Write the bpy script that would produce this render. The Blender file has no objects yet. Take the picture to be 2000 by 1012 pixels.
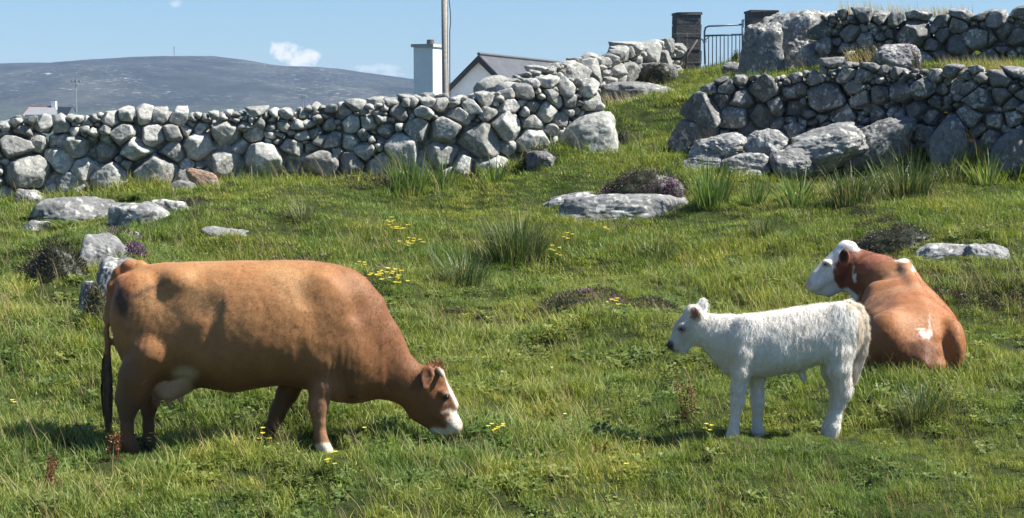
import bpy, math, random
import numpy as np
from mathutils import Vector, Matrix

random.seed(7)
scn = bpy.context.scene
COL = scn.collection

# ------------------------------------------------------------------ helpers
def tag(o, label=None, cat=None, group=None, kind=None):
    if label: o['label'] = label
    if cat: o['category'] = cat
    if group: o['group'] = group
    if kind: o['kind'] = kind
    return o

def empty(name, loc, rz=0.0):
    o = bpy.data.objects.new(name, None)
    o.empty_display_size = 0.2
    COL.objects.link(o)
    o.location = loc
    o.rotation_euler = (0, 0, rz)
    return o

def mesh_obj(name, verts, faces, mat=None, parent=None, smooth=False, link=True):
    me = bpy.data.meshes.new(name)
    verts = np.asarray(verts, dtype=np.float32)
    if isinstance(faces, np.ndarray):
        n, k = faces.shape
        me.vertices.add(len(verts)); me.vertices.foreach_set('co', verts.ravel())
        me.loops.add(n * k); me.loops.foreach_set('vertex_index', faces.astype(np.int32).ravel())
        me.polygons.add(n)
        me.polygons.foreach_set('loop_start', np.arange(0, n * k, k, dtype=np.int32))
        me.polygons.foreach_set('loop_total', np.full(n, k, dtype=np.int32))
        me.update(calc_edges=True)
    else:
        me.from_pydata([tuple(v) for v in verts.tolist()], [], faces)
        me.update()
    if smooth:
        me.polygons.foreach_set('use_smooth', np.ones(len(me.polygons), dtype=bool))
    if mat:
        for m in (mat if isinstance(mat, (list, tuple)) else [mat]): me.materials.append(m)
    o = bpy.data.objects.new(name, me)
    if link: COL.objects.link(o)
    if parent: o.parent = parent
    return o

def set_attr(o, name, vals, kind='FLOAT'):
    a = o.data.attributes.new(name, kind, 'POINT')
    vals = np.asarray(vals, dtype=np.float32)
    a.data.foreach_set({'FLOAT': 'value', 'FLOAT_COLOR': 'color', 'FLOAT_VECTOR': 'vector'}[kind], vals.ravel())

class MB:
    """collects shapes into one mesh"""
    def __init__(s): s.v = []; s.f = []; s.n = 0
    def add(s, v, f):
        s.v.extend([tuple(p) for p in v]); s.f.extend([[i + s.n for i in q] for q in f]); s.n = len(s.v)
    def box(s, c, size, rz=0.0, jit=0.0):
        hx, hy, hz = size[0] / 2, size[1] / 2, size[2] / 2
        ca, sa = math.cos(rz), math.sin(rz)
        v = []
        for dz in (-hz, hz):
            for dx, dy in ((-hx, -hy), (hx, -hy), (hx, hy), (-hx, hy)):
                jx, jy, jz = (random.uniform(-jit, jit) for _ in range(3))
                v.append((c[0] + (dx + jx) * ca - (dy + jy) * sa, c[1] + (dx + jx) * sa + (dy + jy) * ca, c[2] + dz + jz))
        s.add(v, [[3, 2, 1, 0], [4, 5, 6, 7], [0, 1, 5, 4], [1, 2, 6, 5], [2, 3, 7, 6], [3, 0, 4, 7]])
    def tube(s, pts, rad, n=8, cap=True):
        pts = [Vector(p) for p in pts]
        if not isinstance(rad, (list, tuple)): rad = [rad] * len(pts)
        v = []; f = []
        side = None
        for i, p in enumerate(pts):
            t = (pts[min(i + 1, len(pts) - 1)] - pts[max(i - 1, 0)]).normalized()
            if side is None:
                a = Vector((0, 0, 1)) if abs(t.z) < .9 else Vector((1, 0, 0))
                side = t.cross(a).normalized()
            side = (side - t * side.dot(t)).normalized()
            up = t.cross(side)
            for k in range(n):
                a = 2 * math.pi * k / n
                v.append(p + (side * math.cos(a) + up * math.sin(a)) * rad[i])
        for i in range(len(pts) - 1):
            for k in range(n):
                a, b = i * n + k, i * n + (k + 1) % n
                f.append([a, b, b + n, a + n])
        if cap:
            f.append(list(range(n))[::-1]); f.append([len(v) - n + k for k in range(n)])
        s.add(v, f)
    def build(s, name, mat=None, parent=None, smooth=False, link=True):
        return mesh_obj(name, s.v, s.f, mat, parent, smooth, link)

# ------------------------------------------------------------------ noise
_P = np.random.RandomState(3).permutation(256).astype(np.int32)
_P = np.concatenate([_P, _P, _P])
_G = np.random.RandomState(4).normal(size=(256, 3)); _G /= np.linalg.norm(_G, axis=1)[:, None]
def perlin(p):
    p = np.asarray(p, dtype=np.float64)
    i = np.floor(p).astype(np.int64); f = p - i
    u = f * f * f * (f * (f * 6 - 15) + 10)
    ix, iy, iz = (i[:, 0] & 255), (i[:, 1] & 255), (i[:, 2] & 255)
    r = 0
    for dx in (0, 1):
        wx = u[:, 0] if dx else 1 - u[:, 0]
        for dy in (0, 1):
            wy = u[:, 1] if dy else 1 - u[:, 1]
            for dz in (0, 1):
                wz = u[:, 2] if dz else 1 - u[:, 2]
                h = _P[_P[_P[(ix + dx) & 255] + ((iy + dy) & 255)] + ((iz + dz) & 255)]
                g = _G[h]
                d = g[:, 0] * (f[:, 0] - dx) + g[:, 1] * (f[:, 1] - dy) + g[:, 2] * (f[:, 2] - dz)
                r = r + wx * wy * wz * d
    return r
def fbm(p, octv=4, gain=.5, lac=2.1):
    p = np.asarray(p, dtype=np.float64); r = 0; a = 1.0
    for _ in range(octv):
        r = r + a * perlin(p); p = p * lac + 17.3; a *= gain
    return r
def n2(x, y, s, seed=0.0, octv=3):
    x = np.asarray(x, dtype=float).ravel(); y = np.asarray(y, dtype=float).ravel()
    return fbm(np.stack([x / s, y / s, np.full_like(x, seed * 7.77 + .31)], 1), octv)
def sstep(a, b, x):
    t = np.clip((x - a) / (b - a), 0, 1); return t * t * (3 - 2 * t)

# ------------------------------------------------------------------ camera
F = 3078.0; CW, CH = 2000.0, 1012.0
PITCH = math.atan((506 - 225) / F)
CAMZ = 2.5
cp, sp = math.cos(PITCH), math.sin(PITCH)
def at(px, py, Y):
    """point of the place seen at photo position (px,py), Y metres ahead"""
    dx = (px - 1000) / F; du = (506 - py) / F
    dy = cp + du * sp; dz = -sp + du * cp
    t = Y / dy
    return Vector((dx * t, Y, CAMZ + dz * t))
cam_d = bpy.data.cameras.new('camera'); cam = bpy.data.objects.new('camera', cam_d)
COL.objects.link(cam); scn.camera = cam
cam.location = (0, 0, CAMZ)
cam.rotation_euler = (math.pi / 2 - PITCH, 0, 0)
cam_d.sensor_width = 36; cam_d.sensor_fit = 'HORIZONTAL'
cam_d.lens = 36 * F / CW
cam_d.clip_start = .1; cam_d.clip_end = 20000

# ------------------------------------------------------------------ materials
def new_mat(name):
    m = bpy.data.materials.new(name); m.use_nodes = True
    nt = m.node_tree; nt.nodes.clear()
    out = nt.nodes.new('ShaderNodeOutputMaterial')
    b = nt.nodes.new('ShaderNodeBsdfPrincipled')
    nt.links.new(b.outputs[0], out.inputs[0])
    return m, nt, b, out
def N(nt, t, **kw):
    n = nt.nodes.new(t)
    for k, v in kw.items():
        if k in n.inputs: n.inputs[k].default_value = v
        else: setattr(n, k, v)
    return n
def ramp(nt, fac, stops, interp='LINEAR'):
    r = nt.nodes.new('ShaderNodeValToRGB'); r.color_ramp.interpolation = interp
    e = r.color_ramp.elements
    while len(e) < len(stops): e.new(.5)
    for q, (p, c) in zip(e, stops):
        q.position = p; q.color = (c[0], c[1], c[2], 1) if not isinstance(c, (int, float)) else (c, c, c, 1)
    nt.links.new(fac, r.inputs[0]); return r.outputs[0]
def mix(nt, fac, a, b, mode='MIX'):
    m = nt.nodes.new('ShaderNodeMix'); m.data_type = 'RGBA'; m.blend_type = mode
    for s, v in ((m.inputs[0], fac), (m.inputs[6], a), (m.inputs[7], b)):
        if hasattr(v, 'links') or hasattr(v, 'is_linked'): nt.links.new(v, s)
        elif isinstance(v, (int, float)): s.default_value = v
        else: s.default_value = (v[0], v[1], v[2], 1)
    return m.outputs[2]
def noise(nt, vec, scale, detail=4, rough=.55, dist=0.0):
    n = N(nt, 'ShaderNodeTexNoise', Scale=scale, Detail=detail, Roughness=rough, Distortion=dist)
    if vec is not None: nt.links.new(vec, n.inputs['Vector'])
    return n.outputs['Fac']
def bump(nt, h, strength, dist, bsdf, prev=None):
    b = N(nt, 'ShaderNodeBump', Strength=strength, Distance=dist)
    nt.links.new(h, b.inputs['Height'])
    if prev is not None: nt.links.new(prev, b.inputs['Normal'])
    if bsdf is not None: nt.links.new(b.outputs[0], bsdf.inputs['Normal'])
    return b.outputs[0]
def geo_pos(nt): return nt.nodes.new('ShaderNodeNewGeometry').outputs['Position']
def obj_pos(nt): return nt.nodes.new('ShaderNodeTexCoord').outputs['Object']
def vmul(nt, v, s):
    m = N(nt, 'ShaderNodeVectorMath', operation='MULTIPLY'); nt.links.new(v, m.inputs[0]); m.inputs[1].default_value = s; return m.outputs[0]
def attr(nt, name, inst=False):
    a = nt.nodes.new('ShaderNodeAttribute'); a.attribute_name = name
    if inst: a.attribute_type = 'INSTANCER'
    return a
def math_n(nt, op, a, b=None):
    m = N(nt, 'ShaderNodeMath', operation=op)
    for s, v in zip(m.inputs, (a, b)):
        if v is None: continue
        if isinstance(v, (int, float)): s.default_value = v
        else: nt.links.new(v, s)
    return m.outputs[0]

def simple(name, col, rough=.7, nscale=8, var=.15, bumps=.2, bdist=.01, metal=0.0):
    m, nt, b, o = new_mat(name)
    p = obj_pos(nt)
    f = noise(nt, p, nscale, 5, .6)
    c = ramp(nt, f, [(.3, [x * (1 - var) for x in col]), (.7, [min(1, x * (1 + var)) for x in col])])
    nt.links.new(c, b.inputs['Base Color']); b.inputs['Roughness'].default_value = rough
    b.inputs['Metallic'].default_value = metal
    if bumps: bump(nt, noise(nt, p, nscale * 6, 4), bumps, bdist, b)
    return m

def rock_mat(name, lo, mid, hi, lichen=.5, dark=.35, sc=1.0, bs=.55):
    """mottled granite with pale lichen and dark stains"""
    m, nt, b, o = new_mat(name)
    p0 = geo_pos(nt)
    tn = attr(nt, 'tint')
    f1 = noise(nt, p0, 3.5 * sc, 6, .62)
    f2 = noise(nt, p0, 17 * sc, 5, .7)
    f3 = noise(nt, p0, 90, 3, .7)
    base = ramp(nt, f1, [(.32, lo), (.5, mid), (.68, hi)])
    base = mix(nt, .55, base, ramp(nt, f2, [(.3, [x * .45 for x in mid]), (.55, mid), (.72, [min(1, x * 1.5) for x in hi])]), 'MIX')
    base = mix(nt, .5, base, ramp(nt, f3, [(.3, .45), (.55, 1.0), (.8, 1.3)]), 'MULTIPLY')
    # lichen
    v = N(nt, 'ShaderNodeTexVoronoi', Scale=9.0 * sc, Randomness=1.0)
    w = N(nt, 'ShaderNodeVectorMath', operation='ADD'); nt.links.new(p0, w.inputs[0])
    nn = N(nt, 'ShaderNodeTexNoise', Scale=14.0 * sc, Detail=4.0)
    nt.links.new(p0, nn.inputs['Vector'])
    nt.links.new(vmul(nt, nn.outputs['Color'], (.22, .22, .22)), w.inputs[1]); nt.links.new(w.outputs[0], v.inputs['Vector'])
    lm = ramp(nt, math_n(nt, 'MULTIPLY', ramp(nt, v.outputs['Distance'], [(.25, 1.0), (.5, 0.0)]), ramp(nt, noise(nt, p0, 2.2 * sc, 4, .6), [(.44, 0.0), (.56, 1.0)])), [(.2, 0.0), (.55, lichen)])
    base = mix(nt, lm, base, (.56, .56, .50))
    dm = ramp(nt, noise(nt, p0, 6.5 * sc, 6, .7, .6), [(.52, 0.0), (.66, dark)])
    base = mix(nt, dm, base, (.045, .045, .042))
    # per stone tint
    hs = N(nt, 'ShaderNodeHueSaturation'); nt.links.new(base, hs.inputs['Color'])
    nt.links.new(math_n(nt, 'ADD', math_n(nt, 'MULTIPLY', tn.outputs['Fac'], .75), .62), hs.inputs['Value'])
    nt.links.new(hs.outputs[0], b.inputs['Base Color'])
    b.inputs['Roughness'].default_value = .88
    b.inputs['Specular IOR Level'].default_value = .25
    n1 = bump(nt, f2, bs, .03, None)
    bump(nt, f3, .5, .008, b, n1)
    return m

M = {}
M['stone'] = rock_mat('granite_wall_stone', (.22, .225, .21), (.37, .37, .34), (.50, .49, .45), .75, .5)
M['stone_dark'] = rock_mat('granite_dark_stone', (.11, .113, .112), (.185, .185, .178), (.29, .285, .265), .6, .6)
M['rock'] = rock_mat('granite_outcrop', (.12, .12, .12), (.24, .24, .235), (.38, .38, .36), .75, .8, .8, .4)
# ------------------------------------------------------------------ terrain
CTRL = [
 (0,1012,10.0),(500,1012,9.95),(1000,1012,9.9),(1500,1012,9.85),(2000,1012,9.8),
 (0,900,11.1),(240,880,11.3),(640,888,11.2),(1000,880,11.3),(1250,850,11.8),(1430,868,11.4),(1640,852,11.6),(2000,860,11.2),
 (0,760,13.0),(1000,700,14.5),(1250,720,13.9),(1000,560,18.0),(1000,460,21.5),(900,400,23.6),(840,368,25.2),(800,480,20.5),
 (0,600,15.8),(0,450,21.5),(0,405,24.8),(120,560,17.0),(300,372,25.2),(300,430,22.2),(450,480,20.0),(450,376,25.3),(650,362,25.2),(600,450,21.0),
 (230,640,14.8),(1000,330,25.6),(1100,296,26.0),(1200,300,26.2),(1250,335,24.8),
 (1500,430,21.0),(1500,345,24.5),(1500,308,26.3),(1380,290,26.6),(1750,330,25.0),(2000,338,24.0),(2000,430,19.5),(1900,530,17.0),(1800,560,16.4),
 (1800,718,13.2),(1850,640,14.6),(2000,700,13.6),(1500,700,14.0),(1400,600,16.8),(1500,520,18.7),(1300,560,17.6),(1300,450,21.2),(1300,395,23.2),(1650,470,19.6),
 (1300,250,28.6),(1300,205,31.2),(1350,168,34.3),(1400,137,36.8),(1260,165,34.5),(1190,215,30.2),
]
PTS = [tuple(at(*c)) for c in CTRL]
# land behind the walls (x, y, height above the camera's own zero)
for c in [(-12,27.5,.75),(-5,27.5,.8),(0,27.8,1.0),(-12,33,-.2),(-5,33,-.1),(1.0,33,.3),(-12,45,-2.2),(0,45,-2.0),(3,41,1.6),
          (5.2,39.5,3.3),(6.5,45,1.8),(-12,60,-4),(6,60,-1),(12,60,1),
          (6.0,27.6,2.9),(8.5,26.8,2.95),(10.5,26.2,2.95),(5.2,29.5,3.1),(7.0,30.5,3.35),(10,29.5,3.35),(8,34,3.9),(12,34,3.9),(10,40,3.6),(13,26,2.9),
          (-7,14,.35),(-8,20,.75),(-9,25,.95),(8,14,.45),(9,19,1.2),(9.5,24,1.7),(-6,7,-.3),(0,7,-.45),(6,7,-.3),(-12,12,.3),(12,12,.5),(-14,20,.8),(13,20,1.4),(-14,26,1.0)]:
    PTS.append(c)
_C = np.array([p[:2] for p in PTS], float); _Z = np.array([p[2] for p in PTS], float)
def _U(r2): return np.where(r2 > 1e-9, .5 * r2 * np.log(np.maximum(r2, 1e-9)), 0.0)
_n = len(_C)
_A = np.zeros((_n + 3, _n + 3))
_A[:_n, :_n] = _U(((_C[:, None] - _C[None]) ** 2).sum(-1)) + np.eye(_n) * .12
_A[:_n, _n] = 1; _A[:_n, _n + 1:] = _C; _A[_n, :_n] = 1; _A[_n + 1:, :_n] = _C.T
_W = np.linalg.solve(_A, np.concatenate([_Z, [0, 0, 0]]))
def base_height(x, y):
    x = np.asarray(x, float).ravel(); y = np.asarray(y, float).ravel()
    xc = np.clip(x, -15, 15); yc = np.clip(y, 5, 62)
    r = _W[_n] + _W[_n + 1] * xc + _W[_n + 2] * yc
    for i in range(_n):
        r = r + _W[i] * _U((xc - _C[i, 0]) ** 2 + (yc - _C[i, 1]) ** 2)
    far = sstep(50, 62, y)
    lateral = sstep(15, 40, np.abs(x))
    r = np.clip(r, -6, 5)
    r = r * (1 - .6 * lateral)
    low = -4 - 14 * sstep(60, 400, y) + 1.2 * n2(x, y, 60, 5, 2)
    return r * (1 - far) + low * far
BUMPS = []   # (x, y, radius, height) hummocks
for px, py, Y, r, h in [(1130, 660, 14.9, .9, .16), (760, 560, 17.5, .8, .12), (1180, 585, 16.7, 1.0, .16), (480, 450, 21.0, 1.4, .18), (1040, 480, 20.5, 1.0, .12),
                        (1880, 462, 18.4, 1.3, .20), (1250, 380, 23.5, 1.0, .12), (60, 700, 13.8, .7, .12), (1420, 900, 10.9, .7, .05), (350, 440, 21.5, 1.3, .2), (1560, 930, 10.5, .9, .06), (120, 560, 16.5, .8, .15), (760, 640, 15.2, .7, .14), (130, 600, 15.7, .9, -.22), (200, 610, 15.5, .6, -.12), (150, 500, 18.2, .9, .22), (60, 500, 18.6, .8, .16), (1000, 620, 15.7, .9, -.14), (860, 610, 16.0, .6, -.10), (1280, 650, 15.2, .8, .12), (1120, 780, 12.8, .8, .10), (980, 800, 12.3, .6, -.07), (60, 880, 11.4, .6, .06), (1480, 960, 10.2, .5, .08), (1750, 930, 10.5, .8, .06), (1250, 960, 10.1, .6, -.05), (1600, 480, 19.3, 1.0, .14), (1700, 440, 20.5, 1.2, .12), (640, 430, 22.0, 1.0, .14), (250, 520, 17.9, 1.2, .15), (900, 640, 15, .6, .1)]:
    P_ = at(px, py, Y); BUMPS.append((P_.x, P_.y, r, h))
def height(x, y):
    x = np.asarray(x, float).ravel(); y = np.asarray(y, float).ravel()
    z = base_height(x, y)
    near = 1 - sstep(48, 70, y)
    z = z + near * (.17 * n2(x, y, 2.3, 1, 2) + .095 * n2(x, y, .8, 2, 2) + .035 * n2(x, y, .26, 3, 2)
             + .07 * (1 - 2.6 * np.abs(perlin(np.stack([x / 2.6 + .3 * np.sin(y), y / 1.5, x * 0 + 3.3], 1)))))
    for bx, by, r, h in BUMPS:
        z = z + h * np.exp(-((x - bx) ** 2 + (y - by) ** 2) / (r * r * .5))
    return z
# hooves stand on firm ground
_ft = [(636,886,11.26),(522,884,11.63),(260,886,11.25),(300,883,11.64),(1428,867,11.55),(1480,861,11.75),(1622,856,11.55),(1613,856,11.75),(1700,712,13.4),(1830,728,12.85),(1760,726,12.9),(860,868,11.45)]
for _k in range(4):
    for _q in _ft:
        _p = at(*_q); BUMPS.append((_p.x, _p.y, .55, (_p.z - float(height([_p.x], [_p.y])[0])) * .9))
def gz(x, y):
    return float(height([x], [y])[0])

def axis(fine_lo, fine_hi, step, far_lo, far_hi, g=1.25):
    a = list(np.arange(fine_lo, fine_hi + 1e-6, step)); s = step; q = a[-1]
    while q < far_hi: s *= g; q += s; a.append(min(q, far_hi))
    s = step; q = a[0]; b = []
    while q > far_lo: s *= g; q -= s; b.append(max(q, far_lo))
    return np.array(b[::-1] + a)
ax = axis(-13, 13, .085, -5500, 5500); ay = axis(8, 42, .1, -60, 5500)
gx, gy = np.meshgrid(ax, ay)
gzv = height(gx, gy)
nx, ny = len(ax), len(ay)
idx = np.arange(nx * ny).reshape(ny, nx)
quads = np.stack([idx[:-1, :-1], idx[:-1, 1:], idx[1:, 1:], idx[1:, :-1]], -1).reshape(-1, 4)

m, nt, b, o = new_mat('turf_ground')
p = geo_pos(nt)
f = noise(nt, p, 1.3, 6, .65); f2 = noise(nt, p, 11, 5, .7); f3 = noise(nt, p, 60, 3, .7)
c = ramp(nt, f, [(.3, (.022, .032, .010)), (.5, (.042, .060, .015)), (.7, (.070, .085, .026))])
c = mix(nt, .6, c, ramp(nt, f2, [(.3, (.018, .018, .009)), (.5, (.04, .055, .015)), (.75, (.085, .10, .03))]))
c = mix(nt, ramp(nt, noise(nt, p, 2.7, 5, .7), [(.60, 0.0), (.70, .6)]), c, (.06, .045, .03))
nt.links.new(c, b.inputs['Base Color']); b.inputs['Roughness'].default_value = .95; b.inputs['Specular IOR Level'].default_value = .1
bump(nt, f3, .8, .03, b, bump(nt, f2, .8, .08, None))
ground = mesh_obj('ground', np.stack([gx.ravel(), gy.ravel(), gzv], 1), quads, m, smooth=True)
tag(ground, 'uneven green pasture rising to the stone walls', 'ground', kind='structure')

# ------------------------------------------------------------------ far hill
HS = [(-700,135),(-300,128),(0,125),(60,122),(140,122.5),(200,117),(250,113),(300,111),(345,110),(420,110),(480,117),(530,126),(560,130),(620,131),(660,134),(700,140),(760,148),(805,155),(880,164),(960,172),(1040,182),(1150,196),(1300,208),(1500,216),(1800,222)]
HY = 2600.0
hxs = np.array([at(a, b_, HY).x for a, b_ in HS]); hzs = np.array([at(a, b_, HY).z for a, b_ in HS])
ux = np.linspace(hxs[0], hxs[-1], 420); vy = np.concatenate([np.linspace(1250, 2600, 120), np.linspace(2620, 4600, 60)])
UX, VY = np.meshgrid(ux, vy)
crest = np.interp(UX, hxs, hzs)
tt = np.where(VY < 2600, sstep(1150, 2650, VY) ** 1.15, 1 - .9 * sstep(2700, 4600, VY))
# seen from the place the slope must stay under the crest line
HZ = -18 + (crest + 18) * np.clip(tt, 0, 1)
nz = n2(UX * 1.0, VY, 260, 8, 4).reshape(UX.shape)
HZ = HZ + 13 * nz * np.sin(np.pi * np.clip((VY - 1250) / 1350, 0, 1)) + (VY < 1300) * -3
HZ = HZ + 1.2 * n2(UX, VY, 45, 9, 3).reshape(UX.shape) * (np.abs(VY - 1250) > 5)
ix = np.arange(UX.size).reshape(UX.shape)
q = np.stack([ix[:-1, :-1], ix[:-1, 1:], ix[1:, 1:], ix[1:, :-1]], -1).reshape(-1, 4)
m, nt, b, o = new_mat('heather_hill')
p = geo_pos(nt)
c = ramp(nt, noise(nt, vmul(nt, p, (1, .6, 1.4)), .012, 8, .7), [(.3, (.010, .014, .012)), (.5, (.028, .030, .027)), (.7, (.062, .064, .046))])
pr = vmul(nt, p, (.35, .5, 2.2))
v1 = ramp(nt, noise(nt, pr, .26, 4, .75, .5), [(.575, 0.0), (.65, .65)])
v2 = ramp(nt, noise(nt, p, .006, 3, .6), [(.39, .0), (.57, 1.0)])
c = mix(nt, math_n(nt, 'MULTIPLY', v1, v2), c, (.38, .38, .37))
gr = N(nt, 'ShaderNodeSeparateXYZ'); nt.links.new(p, gr.inputs[0])
lowf = ramp(nt, math_n(nt, 'DIVIDE', math_n(nt, 'ADD', gr.outputs[2], 18.0), 60.0), [(.0, 1.0), (.55, 0.0)])
c = mix(nt, math_n(nt, 'MULTIPLY', lowf, .8), c, (.07, .10, .045))
c = mix(nt, 1.0, c, ramp(nt, noise(nt, vmul(nt, p, (1, .35, 3)), .0045, 5, .65, 1.0), [(.36, .5), (.5, 1.0), (.64, 1.5)]), 'MULTIPLY')
nt.links.new(c, b.inputs['Base Color']); b.inputs['Roughness'].default_value = .95; b.inputs['Specular IOR Level'].default_value = .1
hill = mesh_obj('hill', np.stack([UX.ravel(), VY.ravel(), HZ.ravel()], 1), q, m, smooth=True)
tag(hill, 'long low blue-grey hill on the left skyline', 'hill', kind='structure')

# ------------------------------------------------------------------ sun and sky
SUN = Vector((.62, -.03, .78)).normalized()
sun_d = bpy.data.lights.new('sun', 'SUN'); sun_d.energy = 5.0; sun_d.angle = math.radians(.5); sun_d.color = (1, .955, .88)
sun = bpy.data.objects.new('sun', sun_d); COL.objects.link(sun); sun.location = (10, 5, 30)
sun.rotation_euler = (-SUN).to_track_quat('-Z', 'Y').to_euler()
w = bpy.data.worlds.new('World'); scn.world = w; w.use_nodes = True
nt = w.node_tree; nt.nodes.clear()
out = nt.nodes.new('ShaderNodeOutputWorld'); bg = nt.nodes.new('ShaderNodeBackground'); bg.inputs[1].default_value = .082
sky = nt.nodes.new('ShaderNodeTexSky'); sky.sky_type = 'NISHITA'; sky.sun_disc = False
sky.sun_elevation = math.asin(SUN.z); sky.sun_rotation = math.atan2(SUN.x, SUN.y)
sky.air_density = 1.0; sky.dust_density = .4; sky.ozone_density = 2.5; sky.altitude = 0
# small fair-weather clouds, fixed to directions of the sky
tc = nt.nodes.new('ShaderNodeTexCoord')
def cloud(px, py, wx, wy, amt, seed, lo=.5, hi=.62, ns=95):
    d = (at(px, py, 100.0) - Vector((0, 0, CAMZ))).normalized()
    r = Vector((d.y, -d.x, 0)).normalized(); u = r.cross(d)
    outs = []
    for ax_, s in ((r, wx), (u, wy)):
        dn = N(nt, 'ShaderNodeVectorMath', operation='DOT_PRODUCT'); nt.links.new(tc.outputs['Generated'], dn.inputs[0]); dn.inputs[1].default_value = ax_
        outs.append(math_n(nt, 'DIVIDE', dn.outputs['Value'], s / F))
    dd = math_n(nt, 'ADD', math_n(nt, 'MULTIPLY', outs[0], outs[0]), math_n(nt, 'MULTIPLY', outs[1], outs[1]))
    add = N(nt, 'ShaderNodeVectorMath', operation='ADD'); nt.links.new(tc.outputs['Generated'], add.inputs[0]); add.inputs[1].default_value = (seed, seed * .7, seed * .3)
    nz = noise(nt, add.outputs[0], ns, 5, .6)
    v = math_n(nt, 'ADD', math_n(nt, 'SUBTRACT', 1.0, dd), math_n(nt, 'MULTIPLY', math_n(nt, 'SUBTRACT', nz, .5), 4.4))
    return math_n(nt, 'MULTIPLY', ramp(nt, v, [(lo - .35, 0.0), (hi + .55, 1.0)]), amt)
col = sky.outputs[0]
hs = N(nt, 'ShaderNodeHueSaturation', Saturation=.92, Value=1.0); nt.links.new(col, hs.inputs['Color']); col = hs.outputs[0]
SKYTINT = N(nt, 'ShaderNodeMix'); SKYTINT.data_type = 'RGBA'; SKYTINT.blend_type = 'MULTIPLY'; SKYTINT.inputs[0].default_value = 1
nt.links.new(col, SKYTINT.inputs[6]); SKYTINT.inputs[7].default_value = (.45, .585, .76, 1); col = SKYTINT.outputs[2]
CLOUDCOL = (6.0, 5.9, 5.9)
for args in [(560, 100, 34, 20, .8, 1.3), (592, 116, 34, 20, .85, 2.1), (738, 133, 40, 11, .4, 3.7), (345, 8, 18, 9, .35, 5.2), (770, 146, 34, 8, .35, 6.6)]:
    col = mix(nt, cloud(*args), col, CLOUDCOL)
nt.links.new(col, bg.inputs[0]); nt.links.new(bg.outputs[0], out.inputs[0])

scn.view_settings.view_transform = 'Standard'; scn.view_settings.look = 'None'
scn.view_settings.exposure = 1.18; scn.view_settings.gamma = 1
scn.render.engine = 'CYCLES'
scn.cycles.use_denoising = True
scn.cycles.max_bounces = 6; scn.cycles.diffuse_bounces = 3; scn.cycles.glossy_bounces = 2
scn.cycles.transmission_bounces = 3; scn.cycles.transparent_max_bounces = 6; scn.cycles.volume_bounces = 0
# ------------------------------------------------------------------ stones
def icosphere(sub):
    t = (1 + 5 ** .5) / 2
    v = [(-1, t, 0), (1, t, 0), (-1, -t, 0), (1, -t, 0), (0, -1, t), (0, 1, t), (0, -1, -t), (0, 1, -t), (t, 0, -1), (t, 0, 1), (-t, 0, -1), (-t, 0, 1)]
    v = [np.array(a) / np.linalg.norm(a) for a in v]
    f = [(0, 11, 5), (0, 5, 1), (0, 1, 7), (0, 7, 10), (0, 10, 11), (1, 5, 9), (5, 11, 4), (11, 10, 2), (10, 7, 6), (7, 1, 8), (3, 9, 4), (3, 4, 2), (3, 2, 6), (3, 6, 8), (3, 8, 9), (4, 9, 5), (2, 4, 11), (6, 2, 10), (8, 6, 7), (9, 8, 1)]
    for _ in range(sub):
        cache = {}; nf = []
        def mid(a, b):
            k = (min(a, b), max(a, b))
            if k not in cache:
                m_ = v[a] + v[b]; v.append(m_ / np.linalg.norm(m_)); cache[k] = len(v) - 1
            return cache[k]
        for a, b, c in f:
            x, y, z = mid(a, b), mid(b, c), mid(c, a)
            nf += [(a, x, z), (b, y, x), (c, z, y), (x, y, z)]
        f = nf
    return np.array(v), np.array(f, dtype=np.int32)
ICO = {k: icosphere(k) for k in (2, 3, 4, 5)}

def polytope(dirs, normals, dists, p=14):
    """rounded convex stone: radius along each direction"""
    nd = dirs @ normals.T
    inv = np.maximum(nd, 1e-3) / dists[None]
    inv = np.where(nd > 1e-3, inv, 0)
    return (inv ** p).sum(1) ** (-1 / p)

def clip_poly(poly, n, d):
    out = []
    L = len(poly)
    for i in range(L):
        a, b = poly[i], poly[(i + 1) % L]
        da = a[0] * n[0] + a[1] * n[1] - d; db = b[0] * n[0] + b[1] * n[1] - d
        if da <= 0: out.append(a)
        if (da < 0 < db) or (db < 0 < da):
            t = da / (da - db); out.append((a[0] + t * (b[0] - a[0]), a[1] + t * (b[1] - a[1])))
    return out

def pack(seeds, region_fn, rng, rmin_fn, n_try=9000, aspect=1.0):
    """seeds: [(u,v,r)] fixed; fill with dart throwing"""
    S = [tuple(s) for s in seeds]
    (u0, u1, v0, v1) = region_fn(None, None)
    for k in range(n_try):
        u = rng.uniform(u0, u1); v = rng.uniform(v0, v1)
        q = region_fn(u, v)
        if q is None: continue
        r = rmin_fn(q) * rng.choice([.5, .75, 1.0, 1.25, 1.6], p=[.24, .26, .25, .15, .10]) * (1.0 if k < n_try * .6 else .7)
        if all(((u - a) / 1.22) ** 2 + (v - b) ** 2 > (.93 * (r + c)) ** 2 for a, b, c in S):
            S.append((u, v, r))
    return S

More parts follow.
